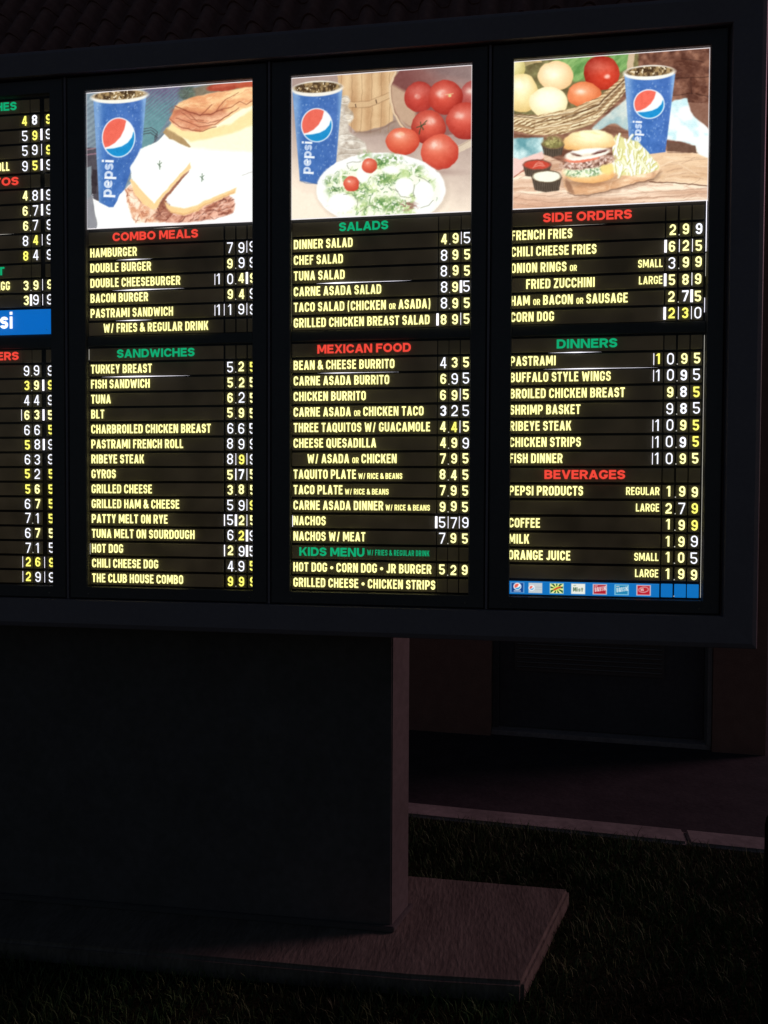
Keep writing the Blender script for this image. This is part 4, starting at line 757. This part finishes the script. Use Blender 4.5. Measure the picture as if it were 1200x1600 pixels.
def paint_sodas(p):   # drawn in strip units: 0..238 by 0..23
    X, Y = p.X, p.Y; p.put(np.ones_like(X), (14, 112, 190))
    for i, x in enumerate((4, 33, 67, 101, 135, 169, 203)):
        x += 0; b = p.poly([(x, 2.5), (x + 22, 2.5), (x + 22, 20.5), (x, 20.5)], .8)
        if i == 0: p.put(b, (120, 170, 220)); p.put(p.poly([(x + 1.5, 3.5), (x + 20.5, 3.5), (x + 20.5, 19.5), (x + 1.5, 19.5)]), (18, 66, 138)); globe(p, x + 11, 9.5, 4.8, 4.8); p.put(p.line([(x + 6, 17.5), (x + 16, 17.5)], 1.4), (225, 235, 245))
        if i == 1: p.put(b, (196, 204, 208)); globe(p, x + 5, 11.5, 3.4, 3.4); p.put(p.line([(x + 11, 10), (x + 20, 10)], .9), (170, 178, 184)); p.put(p.line([(x + 11, 14), (x + 20, 14)], .9), (176, 184, 188))
        if i == 2:
            p.put(b, (210, 230, 200)); c = p.poly([(x + 1.2, 3.6), (x + 20.8, 3.6), (x + 20.8, 19.4), (x + 1.2, 19.4)]); a = np.arctan2(Y - 11.5, X - x - 11); p.mix(c, (14, 92, 48), (232, 236, 150), (np.sin(a * 9) > .1).astype(float)); p.put(p.ell(x + 11, 11.5, 6.5, 4, -20), (206, 222, 96)); p.put(p.line([(x + 7, 14), (x + 12, 11), (x + 17, 9)], 2.6), (206, 62, 44))
        if i == 3: p.put(b, (236, 238, 228)); p.word('M', x + 3, 16, 7, 1.3, COND, 0, (60, 92, 60)); p.word('ist', x + 8.5, 16, 5, 1.2, {'i': .34, 's': .7, 't': .6}, 0, (60, 92, 60), 0, .6, .2); p.put(p.line([(x + 4, 6), (x + 7, 5.5)], 1.2), (150, 170, 130))
        if i in (4, 5):
            p.put(b, (226, 210, 210) if i == 4 else (150, 210, 232)); p.put(p.poly([(x + 1.5, 3.8), (x + 20.5, 3.8), (x + 20.5, 19.2), (x + 1.5, 19.2)]), (178, 30, 46) if i == 4 else (34, 132, 178))
            p.word('BRISK', x + 3.5, 16, 7.5, 1.3, COND, -10, (244, 244, 246), .1, .42, .1); p.put(p.line([(x + 3, 6), (x + 7, 5.6)], 1.2), (236, 220, 220))
        if i == 6:
            p.put(b, (228, 206, 210)); p.put(p.poly([(x + 1.5, 3.8), (x + 20.5, 3.8), (x + 20.5, 19.2), (x + 1.5, 19.2)]), (190, 26, 44)); p.put(p.ell(x + 11, 10.5, 8, 5, -8), (240, 226, 222)); p.put(p.ell(x + 11, 10.5, 7, 4, -8), (186, 36, 46)); p.word('DR', x + 7, 13, 4.6, 1, COND, -8, (244, 232, 230))
    p.put(p.poly([(-1, -1), (240, -1), (240, 1.0), (-1, 1.0)]) * .5, (60, 140, 220))
zs = Z2 - 15 * PITCH
poster(3, [(0, 0), (238, 0), (238, 23), (0, 23)], paint_sodas, -0.004 / OPEN_W, .463 / OPEN_W, zs + .0205, zs - .0215, 480, 60, 'soda_logo_strip', None, 0.003, 'blue strip of seven small soft drink logos', False)
for c in range(3): bpart('price_tile', strip_mesh(.0345, .042, 'strip_blue', 'price_tile'), (UL[3] + AX[3][c] - .002, STRIP_Y, zs))['label'] = 'plain blue end tile of the soft drink strip'
o = bpart('decimal_point', dot_mesh(), (UL[3] + .5065, -0.001, zs - .0165))

# ---------------------------------------------------------------- ground, slab, kerb, drive
def structure(o, stuff=False): o['kind'] = 'stuff' if stuff else 'structure'; return o
structure(box('driveway', -90, 90, -60, 120, -0.30, -0.165, M['asphalt']))
def prism(name, pts, z0, z1, mat, bev=0.0, parent=None):
    bm = bmesh.new(); vb = [bm.verts.new((x, y, z0)) for x, y in pts]; vt = [bm.verts.new((x, y, z1)) for x, y in pts]; n = len(pts)
    bm.faces.new(vb[::-1]); bm.faces.new(vt)
    for i in range(n): bm.faces.new((vb[i], vb[(i + 1) % n], vt[(i + 1) % n], vt[i]))
    bmesh.ops.recalc_face_normals(bm, faces=bm.faces[:])
    if bev: bmesh.ops.bevel(bm, geom=[e for e in bm.edges if e.verts[0].co.z > z1 - 1e-5 or e.verts[1].co.z > z1 - 1e-5], offset=bev, segments=3, affect='EDGES')
    return link(name, bm_mesh(name, bm, mat), parent)
KS = -0.09
def ky(x): return 1.375 + KS * (x + 0.42)
structure(prism('lawn_ground', [(-9, -9), (9, -9), (9, ky(9)), (-9, ky(-9))], -0.29, -0.065, M['soil']))
slab = [(-2.75, -0.03), (-1.7, -0.018), (-0.26, -0.008), (0.112, 0.012), (0.21, 0.31), (0.321, 0.647), (-0.33, 0.66), (-2.75, 0.72)]
structure(prism('concrete_slab', slab, -0.16, 0.0, M['concrete'], 0.012))
# kerb in lengths with joints
xs = [-7.3, -4.9, -2.5, -1.0, 0.93, 2.9, 5.3, 7.7]
for i in range(len(xs) - 1):
    a, b = xs[i] + 0.002, xs[i + 1] - 0.002
    structure(prism('kerb', [(a, ky(a) + .002), (b, ky(b) + .002), (b + .012, ky(b) + .157), (a + .012, ky(a) + .157)], -0.29, -0.05, M['kerb'], 0.012))
# grass blades
def grass():
    N = 95000; x = rng.uniform(-2.7, 2.1, N); y = rng.uniform(-1.3, 1.55, N)
    keep = y < ky(x) - 0.012
    sl = np.array(slab); ins = np.zeros(N, bool)
    for i in range(len(sl)):
        x0, y0 = sl[i - 1]; x1, y1 = sl[i]
        if y0 != y1: ins ^= ((y0 > y) != (y1 > y)) & (x < (x1 - x0) * (y - y0) / (y1 - y0) + x0)
    keep &= ~ins; x, y = x[keep], y[keep]; N = len(x)
    cl = vnoise(x * 100, y * 100, 14, 5); h = (0.022 + 0.028 * cl) * rng.uniform(.6, 1.25, N); long_ = rng.random(N) < .012; h = np.where(long_, h * 1.7, h)
    a = rng.uniform(0, 2 * np.pi, N); w = rng.uniform(.0012, .0024, N); ln = h * rng.uniform(.25, 1.0, N); b = rng.uniform(0, 2 * np.pi, N)
    z0 = np.full(N, -0.067); V_ = np.zeros((N, 5, 3)); wx, wy = np.cos(a) * w, np.sin(a) * w
    V_[:, 0] = np.stack([x - wx, y - wy, z0], -1); V_[:, 1] = np.stack([x + wx, y + wy, z0], -1)
    mx, my, mz = x + np.cos(b) * ln * .3, y + np.sin(b) * ln * .3, z0 + h * .6
    V_[:, 2] = np.stack([mx + wx * .8, my + wy * .8, mz], -1); V_[:, 3] = np.stack([mx - wx * .8, my - wy * .8, mz], -1); V_[:, 4] = np.stack([x + np.cos(b) * ln, y + np.sin(b) * ln, z0 + h], -1)
    base = np.arange(N)[:, None] * 5; tri = np.concatenate([base + [0, 1, 2], base + [0, 2, 3], base + [3, 2, 4]], 1).reshape(-1, 3)
    me = bpy.data.meshes.new('grass'); me.vertices.add(N * 5); me.vertices.foreach_set('co', V_.ravel()); me.loops.add(tri.size); me.loops.foreach_set('vertex_index', tri.ravel())
    me.polygons.add(len(tri)); me.polygons.foreach_set('loop_start', np.arange(len(tri)) * 3); me.update(calc_edges=True)
    dry_lit = np.clip(fbm(x * 100, y * 100, 42, 9, 3) * 2.6 - 1.0 + rng.normal(0, .25, N), 0, 1)[:, None]  # straw dryness, in broad patches that also paint in lit grass
    c = np.array([.062, .14, .04]) * (1 - dry_lit) + np.array([.24, .29, .13]) * dry_lit; c = c * rng.uniform(.6, 1.3, (N, 1)) * (.15 + 1.3 * fbm(x * 100, y * 100, 55, 23, 2))[:, None]  # broad noise paints lit and dim patches into the blade colour
    cc = np.repeat(np.concatenate([c, np.ones((N, 1))], 1)[:, None, :], 5, 1)
    at = me.attributes.new('tone', 'FLOAT_COLOR', 'POINT'); at.data.foreach_set('color', cc.ravel()); me.materials.append(M['grass'])
    o = link('grass', me); o['kind'] = 'stuff'; o['label'] = 'short patchy grass between the slab and the kerb'; o['category'] = 'grass'
grass()

# ---------------------------------------------------------------- the building behind
bld = thing('restaurant_building', 'dark stucco restaurant building with a barrel-tiled mansard roof behind the menu board', 'building', (0, 3.08, -0.165), R(-4.5))
ZTOP = 4.3
def wallp(x0, x1, z0, z1, y0=0.0, y1=0.3): return box('wall', x0, x1, y0, y1, z0, z1, M['stucco'], bld)
wallp(-9, 0.0, 0, ZTOP); wallp(0.0, 1.50, 2.3, ZTOP); wallp(1.50, 1.835, 0, ZTOP)
box('side_wall', 1.60, 1.832, 0.302, 8, 0, ZTOP - .01, M['stucco'], bld)
box('threshold', 0.002, 1.498, 0.03, 0.16, 0.0, 0.035, M['kerb'], bld, 0.004)
fr = box('door_frame', 0.003, 0.05, 0.10, 0.16, 0.036, 2.29, M['metal_door'], bld, 0.003)
fr2 = box('door_frame', 1.468, 1.497, 0.012, 0.16, 0.036, 2.29, M['jamb'], bld, 0.003)
leaf = box('service_door', 0.053, 1.464, 0.125, 0.165, 0.045, 2.25, M['metal_door'], bld, 0.003)
vf = box('louvre_vent', 0.16, 1.20, 0.112, 0.1245, 0.46, 1.02, M['door'], leaf, 0.003)
sbm = box_bm(-0.5, 0.5, -0.012, 0.012, -0.0025, 0.0025); bmesh.ops.rotate(sbm, verts=sbm.verts[:], matrix=Matrix.Rotation(R(-35), 3, 'X')); slat_me = bm_mesh('slat', sbm, M['jamb'])
for i in range(16): link('louvre_slat', slat_me, bld, (0.68, 0.103, 0.49 + i * 0.033))
# roof: deck and barrel tiles laid in courses
RA = 60.0; ex, ey, ez = 0.0, -0.42, 4.20
deck = prism('roof_deck', [(-9, 0.0), (1.95, 0.0), (1.95, 0.06), (-9, 0.06)], 0.0, 4.2, M['terracotta'], 0.0, bld); deck.location = (0, ey + 0.09, ez); deck.rotation_euler = (R(-(90 - RA)), 0, 0)
box('fascia_board', -9, 1.95, ey - .01, ey + .02, ez - .14, ez + .03, M['stucco'], bld, 0.003)
box('soffit', -9, 1.95, ey + .021, -0.001, ez - .05, ez - .03, M['stucco'], bld)
def tile_mesh():
    Wd, Ln, th = 0.232, 0.40, 0.012; n = 14; v = []; f = []
    for j, (yy, k) in enumerate(((0, 1.0), (Ln, 0.9))):
        for lay in (0, 1):
            for i in range(n + 1):
                s = i / n
                zz = 0.082 * math.sin(math.pi * min(s / .66, 1)) ** 0.8 if s < .66 else -0.014 * math.sin(math.pi * (s - .66) / .34)
                v.append(((s - .5) * Wd * 1.02 * (k if False else 1), yy, zz * k + lay * th + (0.012 if yy == 0 else 0)))
    m = n + 1
    for i in range(n):
        f.append((m + i, m + i + 1, 3 * m + i + 1, 3 * m + i)); f.append((i, 2 * m + i, 2 * m + i + 1, i + 1)); f.append((i, i + 1, m + i + 1, m + i)); f.append((2 * m + i, 3 * m + i, 3 * m + i + 1, 2 * m + i + 1))
    me = mesh_from('roof_tile', v, f, M['terracotta'])
    for p_ in me.polygons: p_.use_smooth = False
    return me
tm = tile_mesh(); ca, sa = math.cos(R(RA)), math.sin(R(RA))
for c in range(8):
    for i in range(30):
        d = c * 0.335 + rng.uniform(-.006, .006)
        link('roof_tile', tm, bld, (1.83 - i * 0.232, ey + 0.02 + d * ca, ez + 0.03 + d * sa), (R(RA), 0, R(rng.uniform(-1, 1))))
# ---------------------------------------------------------------- black guard bollard at the right edge
bol = thing('guard_bollard', 'black round-topped guard bollard in the grass at the right edge of the lawn', 'bollard', (0.735, -0.58, -0.10))
bm = bmesh.new(); rad = 0.085; Hb = 0.90; rings = [(rad * 1.02, 0)] + [(rad, 0.02), (rad, Hb)] + [(rad * math.cos(a), Hb + rad * .8 * math.sin(a)) for a in [R(15 * i) for i in range(1, 6)]]
vr = []
for r_, z in rings: vr.append([bm.verts.new((r_ * math.cos(R(11.25 * i)), r_ * math.sin(R(11.25 * i)), z)) for i in range(32)])
for a, b in zip(vr[:-1], vr[1:]):
    for i in range(32): bm.faces.new((a[i], a[(i + 1) % 32], b[(i + 1) % 32], b[i]))
bm.faces.new(vr[-1]); link('post', bm_mesh('post', bm, M['black'], True), bol)
bm = bmesh.new(); bmesh.ops.create_cone(bm, cap_ends=True, segments=32, radius1=rad + .03, radius2=rad + .022, depth=.012); link('base_collar', bm_mesh('base_collar', bm, M['black']), bol, (0, 0, .006))
